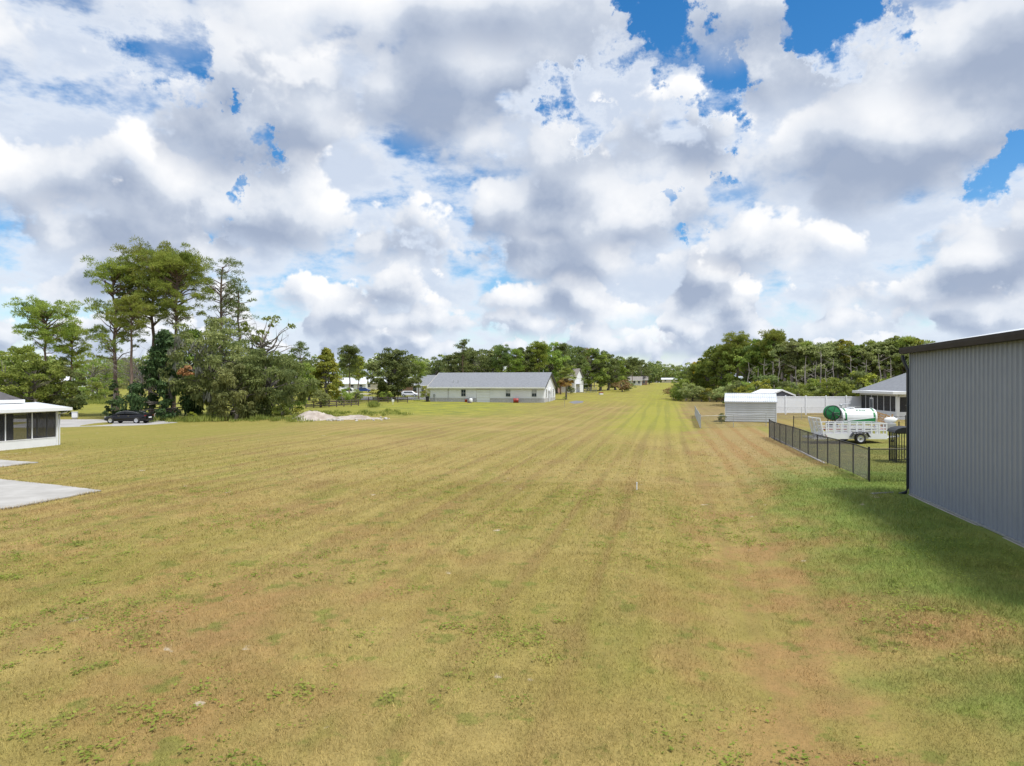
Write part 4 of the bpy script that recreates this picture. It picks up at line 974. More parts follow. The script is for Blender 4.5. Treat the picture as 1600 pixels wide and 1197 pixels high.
simple_house('distant_house', 1050, 452, 13, 7, 2.2, 3.1, 'pale low building at the very end of the strip', M_CREAM, M_ALU, -.2)
def far_car(px, d, rz, m, label, van=False):
    c = at(px, d); root = empty('parked_vehicle', c, rz, label, 'car'); h = 1.9 if van else 1.45
    P = [(-2.2, .35), (2.2, .35), (2.25, .75), (1.3, .95), (.7, h), (-1.5, h), (-2.1, .95)] if not van else [(-2.5, .35), (2.5, .35), (2.5, 1.0), (1.6, 1.15), (1.0, h), (-2.4, h), (-2.5, 1.0)]
    MB().prism(P, 'y', -.9, .9).build('body', m, root, .12)
    for s in (-1, 1): MB().prism([(-1.3, 1.0), (1.1, 1.0), (.6, h-.12), (-1.25, h-.12)], 'y', s*.905-.01, s*.905+.01).build('side_window', M_GLASS, root)
    ty, rim = wheel_meshes(.33, .22)
    for x in (-1.4, 1.4):
        for s in (-1, 1): add_wheel(root, (x, s*.85, .33), ty, rim).rotation_euler = (0, 0, 0 if s < 0 else pi)
M_BLUE = mat('blue_car_paint', (.03, .07, .28), None, 2.0, .25)
far_car(545, 195, .2, M_WHITE, 'white van parked under the slim pine', True)
far_car(568, 215, .1, M_BLUE, 'blue car parked in front of the far low house')
far_car(640, 172, 0, M_WHITE, 'white car parked left of the grey roofed houses')
far_car(101, 172, .3, M_WHITE, 'white car seen between the trees at far left')
c = at(627, 230); t = empty('utility_pole', c, 0, 'pale utility pole rising above the far houses', 'utility pole'); MB().tube([(0, 0, -.3), (0, 0, 9.0)], [.2, .13], 8).build('pole', M_GALV, t); MB().b2(-1.0, 1.0, -.06, .06, 8.3, 8.45).build('cross_arm', M_GALV, t)
c = at(614, 128); t = empty('yard_sign', c, 0, 'small white sign in front of the rail fence', 'sign'); MB().b2(-.22, .22, -.02, .02, .55, 1.0).build('board', M_WHITE, t); MB().b2(-.03, .03, -.019, .019, 0, .55).build('stake', M_WHITE, t)
slab('far_road', [at(470, 200), at(640, 192), at(640, 198), at(470, 207)], M_CONC, .03, 'pale far road beyond the rail fence')
# ------------------------------------------------------------------ vegetation
M_BARKP = mat('pine_bark', (.23, .165, .125), (.13, .095, .075), 5.0, .95, bump=.5, stretch=(1, 1, .3))
M_BARKG = mat('grey_bark', (.25, .225, .20), (.15, .135, .12), 5.0, .95, bump=.5, stretch=(1, 1, .3))
M_TWIG = mat('dead_twigs', (.36, .32, .29), (.27, .24, .22), 3.0, .95)
L_PINE = leaf_mat('pine_needles', (0.270, 0.335, 0.059), (0.400, 0.443, 0.097), (0.184, 0.248, 0.049), .5)
L_PINED = leaf_mat('dark_pine_needles', (0.173, 0.238, 0.076), (0.270, 0.335, 0.108), (0.119, 0.173, 0.054), .5)
L_OAK = leaf_mat('oak_leaves', (0.173, 0.227, 0.076), (0.292, 0.335, 0.113), (0.119, 0.162, 0.056), .5)
L_OAKG = leaf_mat('mossy_oak_leaves', (0.292, 0.335, 0.119), (0.421, 0.454, 0.173), (0.194, 0.238, 0.086), .5)
L_MID = leaf_mat('green_leaves', (0.227, 0.313, 0.059), (0.378, 0.443, 0.097), (0.151, 0.227, 0.049), .5)
L_YEL = leaf_mat('yellow_green_leaves', (0.29, 0.32, 0.04), (0.42, 0.42, 0.07), (0.19, 0.24, 0.035), .35)
L_TAN = leaf_mat('dry_leaves', (0.406, 0.275, 0.116), (0.319, 0.246, 0.102), (0.217, 0.203, 0.058))
L_ORANGE = leaf_mat('dead_orange_leaves', (0.420, 0.170, 0.070), (0.300, 0.130, 0.060), (0.360, 0.200, 0.100))
L_GOLD = leaf_mat('golden_leaves', (0.550, 0.420, 0.020), (0.450, 0.360, 0.030), (0.400, 0.360, 0.040))
L_CEDAR = leaf_mat('cedar_foliage', (0.051, 0.094, 0.032), (0.109, 0.160, 0.051), (0.035, 0.065, 0.023))
L_MOSS = leaf_mat('spanish_moss', (0.280, 0.290, 0.240), (0.220, 0.230, 0.190), (0.170, 0.180, 0.140))

def quads(c, a, b):
    v = np.stack([c-a, c+b, c+a, c-b], 1); return v
def leaf_clump(c, r, n, size, rng, kind, flat=.8):
    """leaf-sized faces spread through a clump; needles point outwards"""
    d = rng.normal(size=(n, 3)); d /= np.linalg.norm(d, axis=1, keepdims=True); d[:, 2] = np.where(d[:, 2] < -.35, -d[:, 2]*.6, d[:, 2])
    rad = r*rng.uniform(.25, 1.0, n)**.45
    p = np.asarray(c)+d*rad[:, None]*np.array([1, 1, flat])
    s = size*rng.uniform(.6, 1.35, n)[:, None]
    if kind == 'needle':
        a = d+rng.normal(size=(n, 3))*.55+np.array([0, 0, .35]); a /= np.linalg.norm(a, axis=1, keepdims=True)
        e = np.cross(a, rng.normal(size=(n, 3))); e /= np.linalg.norm(e, axis=1, keepdims=True)
        return quads(p, a*s*1.0, e*s*.2)
    if kind == 'hang':
        a = np.array([0, 0, -1.0])+rng.normal(size=(n, 3))*.22
        e = np.cross(a, rng.normal(size=(n, 3))); e /= np.linalg.norm(e, axis=1, keepdims=True)
        return quads(p, a*s*1.3, e*s*.28)
    a = rng.normal(size=(n, 3))+d*.2; a -= d*.35*(a*d).sum(1, keepdims=True); a /= np.linalg.norm(a, axis=1, keepdims=True)
    e = np.cross(a, d+rng.normal(size=(n, 3))*.6); e /= np.linalg.norm(e, axis=1, keepdims=True)
    return quads(p, a*s*.62, e*s*.40)
def leaf_mesh(name, Q):
    v = np.concatenate(Q).reshape(-1, 3); return np_mesh(name, v, np.arange(len(v)).reshape(-1, 4))
def wobble(p0, p1, k, amp, rng):
    p0, p1 = np.asarray(p0, float), np.asarray(p1, float); L = np.linalg.norm(p1-p0)
    return [p0+(p1-p0)*i/k+(rng.normal(size=3)*amp*L if 0 < i < k else 0) for i in range(k+1)]

def make_pine(h, seed, crown=.5, spread=.2, clump=.085, n=46, leaf=None, per=70, top_heavy=.6, lean=0.0, size=.27, sparse=0.0, bark=None):
    rng = np.random.default_rng(seed); tr = MB()
    rb = h*.0125+.05; P = [np.array([0, 0, -.2])]
    for i in range(1, 9): P.append(np.array([lean*h*(i/8)**1.4+rng.normal()*.006*h, rng.normal()*.006*h, h*.97*i/8]))
    tr.tube(P, [rb*1.25]+[rb*(1-.085*i) for i in range(1, 9)], 8)
    def trunk(z):
        f = min(max(z/(h*.97)*8, 0), 7.999); i = int(f); return P[i]+(P[i+1]-P[i])*(f-i)
    Q = []
    for k in range(n):
        f = rng.uniform(0, 1)**.8; z = h*(1-crown)+h*crown*f
        prof = (sin(pi*min(1, .12+.88*(1-f)**top_heavy*1.0))*.55+.55*(1-f)**.5) if top_heavy < 1 else (1-f)+.12
        L = max(.3, h*spread*prof*rng.uniform(.55, 1.15)); a = rng.uniform(0, 2*pi)
        b0 = trunk(z*.985-.12*L); tip = trunk(z)+np.array([cos(a)*L, sin(a)*L, L*rng.uniform(-.05, .75)])
        pts = wobble(b0, tip, 3, .05, rng); tr.tube(pts, [max(.022, L*.028), L*.018+.01, .018, .01], 5, False)
        if rng.uniform() < sparse: continue
        r = h*clump*rng.uniform(.65, 1.2)
        Q.append(leaf_clump(tip, r, int(per*rng.uniform(.7, 1.2)), size, rng, 'needle', .82))
        if L > h*.1:
            m = b0+(tip-b0)*rng.uniform(.55, .8)+rng.normal(size=3)*r*.5; Q.append(leaf_clump(m, r*.75, int(per*.6), size, rng, 'needle', .82))
    for k in range(5): Q.append(leaf_clump(trunk(h*(.9+.02*k))+rng.normal(size=3)*.3, h*clump*.8, per, size, rng, 'needle', .7))
    for k in range(7):                                      # broken dead stubs on the bare bole
        z = h*rng.uniform(.25, 1-crown); a = rng.uniform(0, 6.28); b0 = trunk(z); L = rng.uniform(.3, 1.3); tr.tube([b0, b0+np.array([cos(a)*L, sin(a)*L, .15*L])], [.03, .01], 4, False)
    return tr.mesh('pine_trunk'), leaf_mesh('pine_crown', Q), bark or M_BARKP, leaf or L_PINE
def make_broad(h, w, seed, base=.25, n=58, per=150, leaf=None, size=.22, clump=.17, shape='round', low=0.0, bark=None, hang=False, gap=.0):
    """crown made of leaf clumps carried by limbs; w = crown radius"""
    rng = np.random.default_rng(seed); tr = MB(); zc = h*(base+(1-base)*.5); rz = h*(1-base)*.5
    rb = .03*h+.05; fork = h*(base*.7+.1)
    tr.tube(wobble((0, 0, -.2), (rng.normal()*.04*h, rng.normal()*.04*h, fork), 3, .02, rng), [rb*1.35, rb, rb*.9, rb*.8], 8)
    top = np.array([rng.normal()*.03*h, rng.normal()*.03*h, h*.8]); tr.tube(wobble((0, 0, fork*.95), top, 4, .05, rng), [rb*.75, rb*.6, rb*.42, rb*.25, rb*.1], 6)
    ph = rng.uniform(0, 6.28, 4); Q = []
    for k in range(n):
        d = rng.normal(size=3); d /= np.linalg.norm(d); f = rng.uniform(.35, 1.0)**.5
        a = math.atan2(d[1], d[0]); bump = 1+.2*sin(2*a+ph[0])+.14*sin(3*a+ph[1]+3*d[2])+.1*sin(5*a+ph[2])
        if shape == 'egg':
            zf = rng.uniform(0, 1)**.85; rr = w*sin(pi*min(1, .12+.88*zf**.8))**.6*(1.1-.55*zf)*f*bump; c = np.array([cos(a)*rr, sin(a)*rr, h*(base+(1-base)*zf*.96)])
        elif shape == 'cone':
            zf = rng.uniform(0, 1)**1.3; rr = w*(1.03-zf)*f*bump; c = np.array([cos(a)*rr, sin(a)*rr, h*(base+(1-base)*zf*.98)])
        else:
            c = np.array([d[0]*w*f*bump, d[1]*w*f*bump, zc+d[2]*rz*f*(.85+.15*bump)])
        if rng.uniform() < gap: 
            p0 = np.array([0, 0, fork])+(top-np.array([0, 0, fork]))*rng.uniform(0, .7); tr.tube(wobble(p0, c, 4, .07, rng), [rb*.3, rb*.2, rb*.14, rb*.09, .012], 5, False)
            for _ in range(5): tr.tube([c, c+rng.normal(size=3)*.5], [.014, .006], 4, False)
            continue
        r = (w+rz)*.5*clump*rng.uniform(.7, 1.35)*(1.25 if shape != 'cone' else 1.0)
        Q.append(leaf_clump(c, r, int(per*rng.uniform(.7, 1.3)), size, rng, 'leaf', .72))
        if hang: Q.append(leaf_clump(c-np.array([0, 0, r*.8]), r*.8, int(per*.3), size, rng, 'hang', 1.0))
        if k % 2 == 0:
            t = min(.95, max(.02, (c[2]-fork)/(h*.8-fork)*.6)); p0 = np.array([0, 0, fork])+(top-np.array([0, 0, fork]))*t
            tr.tube(wobble(p0, c, 3, .07, rng), [rb*.32, rb*.2, rb*.12, .012], 5, False)
    return tr.mesh('tree_trunk'), leaf_mesh('tree_crown', Q), bark or M_BARKG, leaf or L_OAK
PROTO = {}
def plant(name, proto, loc, rz=0.0, sc_=1.0, label=None, cat='tree', group=None, sxy=None, trunk='trunk', crown='crown', leaf=None):
    t, c, mb, ml = proto
    o = empty(name, loc, rz, label, cat, group); o.scale = ((sxy or 1)*sc_, (sxy or 1)*sc_, sc_)
    for nm, me, m in ((trunk, t, mb), (crown, c, leaf or ml)):
        p = bpy.data.objects.new(nm, me); COL.objects.link(p); p.parent = o
        if not me.materials: me.materials.append(None)
        p.material_slots[0].link = 'OBJECT'; p.material_slots[0].material = m
    return o
def hgt(px, d, ytop): return hz(ytop, d)-at(px, d).z

def left_group():
    G = 'trees of the left grove'
    K = 1.13
    def at(px, d): return globals()['at'](px, d*K if d < 88 else d)
    def hgt(px, d, yt):
        d = d*K if d < 88 else d; return hz(yt, d)-globals()['at'](px, d).z
    def mb_(h, w, *q, **k): return globals()['make_broad'](h, w*1.1, *q, **k)
    make_broad = mb_
    def pine(px, d, ytop, seed, label, **k):
        h = hgt(px, d, ytop); return plant('pine_tree', make_pine(h, seed, **k), at(px, d), 0, 1, label, group=G)
    pine(182, 80, 418, 21, 'tall pine at the left of the grove leaning left, crown nearest the edge', crown=.62, spread=.25, n=96, per=170, lean=-.02, clump=.045, size=.17)
    pine(238, 82, 396, 22, 'tallest dense pine near the middle of the left grove', crown=.46, spread=.23, n=120, per=170, lean=.0, clump=.045, size=.17)
    pine(270, 79, 404, 23, 'tall pine just right of the tallest pine, crown touching it', crown=.42, spread=.22, n=110, per=170, lean=.03, clump=.045, size=.17)
    pine(345, 84, 410, 24, 'thin see-through pine at the right of the grove', crown=.5, spread=.17, n=56, per=90, clump=.04, size=.17, sparse=.12, leaf=L_PINED)
    pine(372, 86, 448, 25, 'lean scraggy pine beside the see-through pine', crown=.5, spread=.15, n=40, per=80, clump=.04, size=.17, sparse=.3, leaf=L_PINED)
    pine(205, 74, 470, 30, 'slim pine with a pale bare trunk behind the car', crown=.35, spread=.17, n=44, per=120, clump=.045, size=.17)
    h = hgt(270, 77, 520); c = make_broad(h, 4.9, 31, base=.0, n=95, per=150, leaf=L_CEDAR, size=.24, clump=.13, shape='cone', hang=True)
    plant('cedar_tree', c, at(256, 74.5), 0, 1, 'dark dense cedar sweeping to the ground right of the car', group=G)
    h = hgt(318, 76, 490); r = plant('mossy_oak', make_broad(h, 4.6, 32, base=.06, n=84, per=150, leaf=L_OAKG, size=.22, clump=.14, hang=True, gap=.1), at(334, 76), 0, 1, 'grey green mossy oak in the middle of the left grove', group=G)
    rng = np.random.default_rng(5); Q = [leaf_clump((rng.uniform(-3.6, 3.6), rng.uniform(-4.4, -2.5), rng.uniform(2.2, h*.75)), .5, 46, .26, rng, 'hang', 1.4) for _ in range(16)]
    link('hanging_moss', leaf_mesh('hanging_moss', Q), L_MOSS, r)['kind'] = 'stuff'
    p = at(290, 71.5); Q = [leaf_clump((x, 0, z), .5, 90, .2, rng, 'leaf', .7) for x, z in ((-.3, 5.9), (.25, 6.2), (.1, 5.4), (.5, 5.5), (-.55, 5.6))]
    link('dead_branch_leaves', leaf_mesh('dead_branch_leaves', Q), L_ORANGE, r, p-r.location)
    h = hgt(418, 74, 548); plant('live_oak', make_broad(h, 4.3, 33, base=.02, n=90, per=165, leaf=L_OAK, size=.21, clump=.145, hang=True), at(418, 73), 0, 1, 'dark bushy oak reaching the ground beside the spoil heap', group=G)
    h = hgt(380, 72, 565); plant('live_oak', make_broad(h, 3.0, 37, base=.0, n=60, per=150, leaf=L_OAKG, size=.2, clump=.15, hang=True), at(368, 71), 0, 1, 'lower rounded oak in front of the grove, left of the bushy oak', group=G)
    h = hgt(415, 80, 484); plant('thin_oak', make_broad(h, 4.0, 34, base=.4, n=46, per=60, leaf=L_MID, size=.24, clump=.11, gap=.42), at(410, 80), 0, 1, 'half bare oak with thin crown rising over the bushy oak', group=G)
    h = hgt(455, 84, 556); plant('live_oak', make_broad(h, 3.0, 36, base=.02, n=56, per=140, leaf=L_MID, size=.22, clump=.15), at(455, 83), 0, 1, 'lighter green oak at the right end of the left grove', group=G)
    h = hgt(350, 78, 512); plant('mossy_oak', make_broad(h, 4.4, 38, base=.08, n=90, per=150, leaf=L_OAKG, size=.22, clump=.14), at(362, 79), 0, 1, 'tall pale oak behind the lower rounded oak', group=G)
    h = hgt(296, 80, 505); plant('broadleaf_tree', make_broad(h, 4.2, 39, base=.12, n=84, per=140, leaf=L_MID, size=.22, clump=.14, gap=.08), at(298, 82), 0, 1, 'mid green tree filling behind the cedar and mossy oak', group=G)
    h = hgt(178, 72, 592); plant('young_cedar', make_broad(h, 1.25, 35, base=.0, n=46, per=90, leaf=L_CEDAR, size=.17, clump=.16, shape='cone'), at(178, 74), 0, 1, 'small dark young cedar behind the black car', group=G)
    # leafless grey tree
    h = hgt(222, 78, 500); tr = MB(); rng = np.random.default_rng(8); tr.tube(wobble((0, 0, -.2), (.1, 0, h*.5), 3, .02, rng), [.16, .13, .1, .08], 7)
    tw = MB()
    for k in range(46):
        a = rng.uniform(0, 6.28); z0 = h*rng.uniform(.22, .5); L = h*rng.uniform(.2, .45); t = np.array([cos(a)*L*.8, sin(a)*L*.6, z0+L*rng.uniform(.1, .85)])
        P = wobble((0, 0, z0), t, 4, .06, rng); tw.tube(P, [.05, .035, .025, .016, .008], 5, False)
        for j in range(7):
            b = P[rng.integers(1, 4)]; tw.tube(wobble(b, b+rng.normal(size=3)*np.array([1, 1, .7])*L*.28+np.array([0, 0, L*.1]), 2, .1, rng), [.018, .012, .006], 4, False)
    o = empty('bare_tree', at(222, 78), 0, 'leafless grey tree tangled among the pines', 'tree', G); tr.build('trunk', M_TWIG, o); tw.build('branches', M_TWIG, o)
    # farther left
    h = hgt(72, 112, 483); plant('pine_tree', make_pine(h, 41, crown=.42, spread=.30, n=70, per=150, clump=.06, size=.21), at(72, 112), 0, 1, 'round topped pine at the far left skyline')
    h = hgt(112, 118, 512); plant('pine_tree', make_pine(h, 42, crown=.55, spread=.24, n=56, per=130, clump=.06, size=.21), at(112, 120), 0, 1, 'shorter pine right of the round topped one')
    for px, d, yt, w, sd, lf, lab in ((8, 90, 550, 3.4, 43, L_MID, 'green leafy tree cut by the left edge behind the porch roof'), (52, 88, 545, 3.8, 44, L_MID, 'broad green tree directly behind the screened porch'), (30, 100, 540, 4.0, 48, L_PINE, 'tall green tree rising between the two behind the porch'),
                                  (85, 92, 560, 2.6, 45, L_OAKG, 'pale green tree right of the broad tree by the porch'), (145, 158, 553, 6.0, 46, L_MID, 'mid green tree behind the driveway, left of the grove'), (165, 168, 560, 6, 47, L_OAKG, 'far pale tree glimpsed behind the left pines')):
        h = hgt(px, d, yt); plant('broadleaf_tree', make_broad(h, w, sd, base=.04, n=64, per=130, leaf=lf, size=.25, clump=.16), at(px, d), 0, 1, lab)
left_group()

# shared kinds for the woods: several shapes of each
for i in range(4): PROTO['pine', i] = make_pine(15.0, 60+i, crown=(.5, .62, .45, .7)[i], spread=(.2, .17, .22, .19)[i], n=60, per=100, clump=.068, size=.26)
for i in range(4): PROTO['broad', i] = make_broad(11.0, (4.2, 3.6, 4.6, 3.4)[i], 70+i, base=(.05, .12, .03, .08)[i], n=72, per=115, size=.30, clump=.17)
for i in range(2): PROTO['slim', i] = make_broad(13.0, 2.6, 80+i, base=.46, n=56, per=95, bark=M_TWIG, size=.28, clump=.17)
for i in range(3): PROTO['bush', i] = make_broad(3.0, (1.7, 1.4, 2.0)[i], 90+i, base=.0, n=34, per=75, size=.17, clump=.25)
for i in range(2): PROTO['thin', i] = make_pine(14.0, 95+i, crown=.55, spread=.14, n=40, per=60, clump=.06, size=.26, sparse=.3)
def wood(kind, i, px, d, ytop, label, leaf=None, name='broadleaf_tree', group=None, sxy=1.0, rz=None):
    base = {'pine': 15.0, 'broad': 11.0, 'slim': 13.0, 'bush': 3.0, 'thin': 14.0}[kind]
    k = hgt(px, d, ytop)/(base*(1.03 if kind in ('pine', 'thin') else .96))
    return plant(name, PROTO[kind, i], at(px, d), random.uniform(0, 6.28) if rz is None else rz, k, label, 'tree' if kind != 'bush' else 'shrub', group, sxy=sxy, leaf=leaf)

# middle distance, left of the white hall and behind it
plant('cypress_tree', make_broad(hgt(510, 128, 545), 3.3, 51, base=.1, n=130, per=130, leaf=L_YEL, size=.25, clump=.15, shape='egg'), at(510, 128), 0, 1, 'yellow green conical cypress above the rail fence')
wood('pine', 0, 546, 142, 541, 'dark slim pine right of the yellow green cypress', L_PINED, 'pine_tree')
plant('live_oak', make_broad(hgt(617, 150, 547), 5.2, 52, base=.02, n=150, per=150, leaf=L_OAK, size=.30, clump=.15), at(617, 150), 0, 1, 'broad dark live oak with a low crown left of the hall') # 'broad dark live oak with a low crown left of the hall', L_OAK, 'live_oak')
wood('pine', 2, 654, 156, 566, 'small green pine just right of the broad live oak', L_PINE, 'pine_tree')
wood('pine', 1, 560, 175, 556, 'yellowish pine behind the dark slim pine', L_YEL, 'pine_tree')
wood('thin', 0, 470, 135, 533, 'thin crowned pine between the grove and the cypress', L_PINED, 'pine_tree')
wood('broad', 0, 482, 150, 560, 'dark tree low behind the cypress', L_OAK)
for px, d, py, i, lab in ((535, 132, 0, 0, 'round green shrub under the slim pine'), (556, 136, 0, 1, 'low bright shrub right of the slim pine'), (594, 150, 0, 2, 'round shrub left of the live oak trunk'), (604, 146, 0, 0, 'pale shrub in front of the live oak'), (500, 120, 0, 1, 'small weedy shrub by the rail fence'), (665, 170, 0, 2, 'dark shrub at the left corner of the white hall')):
    wood('bush', i, px, d, 598.5-(hz(0, 1)*0)+random.uniform(6, 11), lab, [L_MID, L_OAKG, L_YEL][i], 'garden_shrub')
back = [('pine', 3, 700, 185, 556, L_OAK), ('broad', 1, 716, 180, 553, L_OAK), ('thin', 1, 723, 172, 530, L_PINED), ('broad', 0, 745, 182, 545, L_OAK), ('broad', 3, 768, 190, 545, L_OAKG), ('pine', 2, 783, 178, 541, L_PINED), ('broad', 2, 795, 180, 558, L_MID),
        ('pine', 1, 806, 176, 545, L_MID), ('broad', 1, 822, 182, 543, L_OAK), ('pine', 0, 842, 180, 535, L_PINE), ('broad', 3, 858, 186, 540, L_MID), ('pine', 3, 876, 190, 538, L_PINED), ('broad', 0, 893, 215, 541, L_PINED), ('pine', 1, 905, 222, 543, L_OAK),
        ('broad', 2, 922, 225, 548, L_MID), ('thin', 0, 918, 230, 543, L_TAN), ('broad', 1, 938, 228, 551, L_OAK), ('broad', 3, 950, 232, 552, L_OAK), ('broad', 0, 962, 238, 560, L_MID), ('broad', 1, 975, 300, 562, L_OAK), ('pine', 2, 988, 320, 559, L_OAK), ('broad', 2, 1002, 350, 564, L_OAK), ('broad', 0, 1014, 365, 572, L_OAK), ('pine', 0, 733, 190, 548, L_PINED), ('broad', 3, 682, 190, 561, L_OAK), ('broad', 2, 835, 195, 552, L_OAK), ('broad', 1, 870, 198, 556, L_MID), ('broad', 0, 760, 198, 556, L_OAK)]
words = {'pine': 'pine', 'broad': 'leafy tree', 'thin': 'thin crowned tree', 'slim': 'slim tree'}
def place_words(px):
    return ('left of the hall roof' if px < 690 else 'behind the left third of the hall roof' if px < 750 else 'behind the middle of the hall roof' if px < 800 else 'behind the right third of the hall roof' if px < 862 else 'behind the gabled house' if px < 930 else 'at the wood edge right of the gabled house' if px < 970 else 'at the far end of the left woods')
def tone(lf): return {L_OAK.name: 'dark green', L_OAKG.name: 'grey green', L_MID.name: 'mid green', L_PINE.name: 'fresh green', L_PINED.name: 'deep green', L_YEL.name: 'yellow green', L_TAN.name: 'brown leaved', L_CEDAR.name: 'blackish green', L_GOLD.name: 'golden'}[lf.name]
ORD = ['leftmost', 'second from left', 'third from left', 'fourth from left', 'fifth from left', 'sixth from left']
def named(lst, place):
    lst = sorted(lst, key=lambda b: b[2]); base = ['%s %s %s' % (tone(b[5]), words[b[0]], place(b[2])) for b in lst]; cnt = {}
    for b, n in zip(lst, base):
        cnt[n] = cnt.get(n, 0)+1
        yield (*b, n if base.count(n) == 1 else n+', '+ORD[min(5, cnt[n]-1)])
for k, i, px, d, yt, lf, lab in named(back, place_words):
    wood(k, i, px, d, yt, lab, lf, 'pine_tree' if k in ('pine', 'thin') else 'broadleaf_tree', 'trees behind the white hall')
wood('bush', 0, 972, 215, 593, 'reddish brown round shrub at the left edge of the far strip', L_TAN, 'round_shrub', sxy=1.3)
wood('bush', 2, 982, 225, 597, 'dark green shrub right of the reddish brown one', L_OAK, 'round_shrub')
for px, d, i, lab in ((833, 158, 1, 'dark shrub by the brick wing of the gabled house'),): wood('bush', i, 892, 196, 604, lab, L_OAK, 'garden_shrub')

# woods on the right
right = []
rr = random.Random(4)
spec = [(1062, 172, 590), (1072, 165, 578), (1082, 160, 574), (1090, 152, 570), (1103, 150, 558), (1116, 146, 548), (1128, 142, 540), (1140, 140, 538), (1152, 138, 522), (1164, 136, 545), (1176, 134, 542), (1188, 132, 536), (1200, 130, 530), (1210, 128, 517), (1222, 126, 540), (1236, 125, 534), (1248, 124, 534), (1260, 123, 533), (1272, 122, 535), (1284, 122, 538), (1296, 121, 540), (1308, 120, 536), (1320, 120, 532), (1333, 119, 541), (1346, 119, 540), (1358, 118, 538), (1372, 118, 536), (1384, 117, 534), (1398, 117, 531), (1412, 116, 528), (1426, 116, 530), (1442, 116, 534)]
for n, (px, d, yt) in enumerate(spec):
    if px < 1135: k, lf = rr.choice([('broad', L_MID), ('broad', L_OAK), ('pine', L_PINE)])
    elif px < 1215: k, lf = rr.choice([('pine', L_PINE), ('pine', L_PINED), ('broad', L_MID)])
    else: k, lf = rr.choice([('slim', L_OAKG), ('slim', L_YEL), ('pine', L_PINE), ('slim', L_YEL), ('broad', L_OAKG), ('slim', L_OAKG), ('slim', L_MID)])
    if px in (1152, 1210, 1412): k, lf = 'pine', L_PINE
    i = rr.randrange(4) if k in ('pine', 'broad') else rr.randrange(2)
    right.append((k, i, px, d, yt, lf))
    if px > 1120: right.append((rr.choice(['slim', 'broad', 'pine']), rr.randrange(2), px+rr.uniform(-6, 6), d+rr.uniform(10, 26), yt+rr.uniform(2, 14), rr.choice([L_YEL, L_MID, L_OAKG, L_PINE])))
def place_r(px): return ('at the left tip of the right woods' if px < 1100 else 'in the right woods above the bare lot' if px < 1135 else 'in the right woods above the white shed' if px < 1205 else 'in the woods above the outbuilding' if px < 1245 else 'in the woods above the hose reel' if px < 1300 else 'in the woods above the spray tank' if px < 1350 else 'in the woods behind the lanai house')
for k, i, px, d, yt, lf, lab in named(right, place_r):
    wood(k, i, px, d, yt, lab, lf, 'pine_tree' if k in ('pine', 'thin') else 'broadleaf_tree', 'trees of the right woods')
wood('broad', 1, 1098, 158, 565, 'bright golden yellow tree top in the right woods', L_GOLD)
tips = [(1052, 150, 602, L_TAN, 'rusty shrub nearest the strip on the right'), (1060, 146, 600, L_MID, 'bright green shrub next to the rusty one'), (1070, 142, 596, L_MID, 'leafy green shrub, third from the strip'), (1082, 138, 598, L_OAKG, 'pale shrub beside the bare lot'), (1096, 136, 606, L_OAKG, 'pale round shrub on the bare lot edge'), (1108, 134, 609, L_YEL, 'low yellowish shrub on the bare lot edge'), (1119, 132, 607, L_OAK, 'dark round shrub on the bare lot edge'), (1128, 131, 606, L_TAN, 'brownish shrub left of the white shed'), (1150, 118, 600, L_MID, 'green understorey shrub above the shed roof'), (1250, 108, 598, L_MID, 'green understorey shrub above the vinyl fence'), (1305, 106, 590, L_MID, 'tall green understorey shrub above the vinyl fence'), (1340, 108, 586, L_OAK, 'dark understorey shrub left of the lanai roof'), (1365, 106, 580, L_YEL, 'yellowish understorey shrub left of the lanai roof'), (1270, 110, 604, L_OAKG, 'pale understorey shrub above the hose reel'), (1225, 112, 600, L_OAK, 'dark understorey shrub above the outbuilding')]
lows = ('pale', 'dark', 'fresh green', 'yellowish')
for n in range(22):
    px = 1140+n*13+random.uniform(-3, 3); c4 = n % 4
    tips.append((px, random.uniform(107, 116), random.uniform(590, 608), (L_OAKG, L_OAK, L_MID, L_YEL)[c4], '%s undergrowth thicket %s, %s' % (lows[c4], place_r(px), ('nearer its left', 'nearer its middle', 'nearer its right')[n % 3])))
for n, (px, d, yt, lf, lab) in enumerate(tips): wood('bush', n % 3, px, d, yt, lab, lf, 'wild_shrub', sxy=random.uniform(.8, 1.15))
wood('bush', 1, 1128, 65.5, 645.5, 'small dark green round bush at the left wall of the shed', L_OAK, 'round_bush', sxy=.8)
DEADX = (1216, 1254, 1271, 1284, 1300, 1330, 1352, 1390, 1170, 1196, 1293, 1376, 1209, 1243, 1180, 1322, 1338, 1262)
def dead_name(px):
    same = sorted(x for x in DEADX if place_r(x) == place_r(px)); return 'pale bare dead tree %s%s' % (place_r(px), ', '+ORD[same.index(px)] if len(same) > 1 else '')
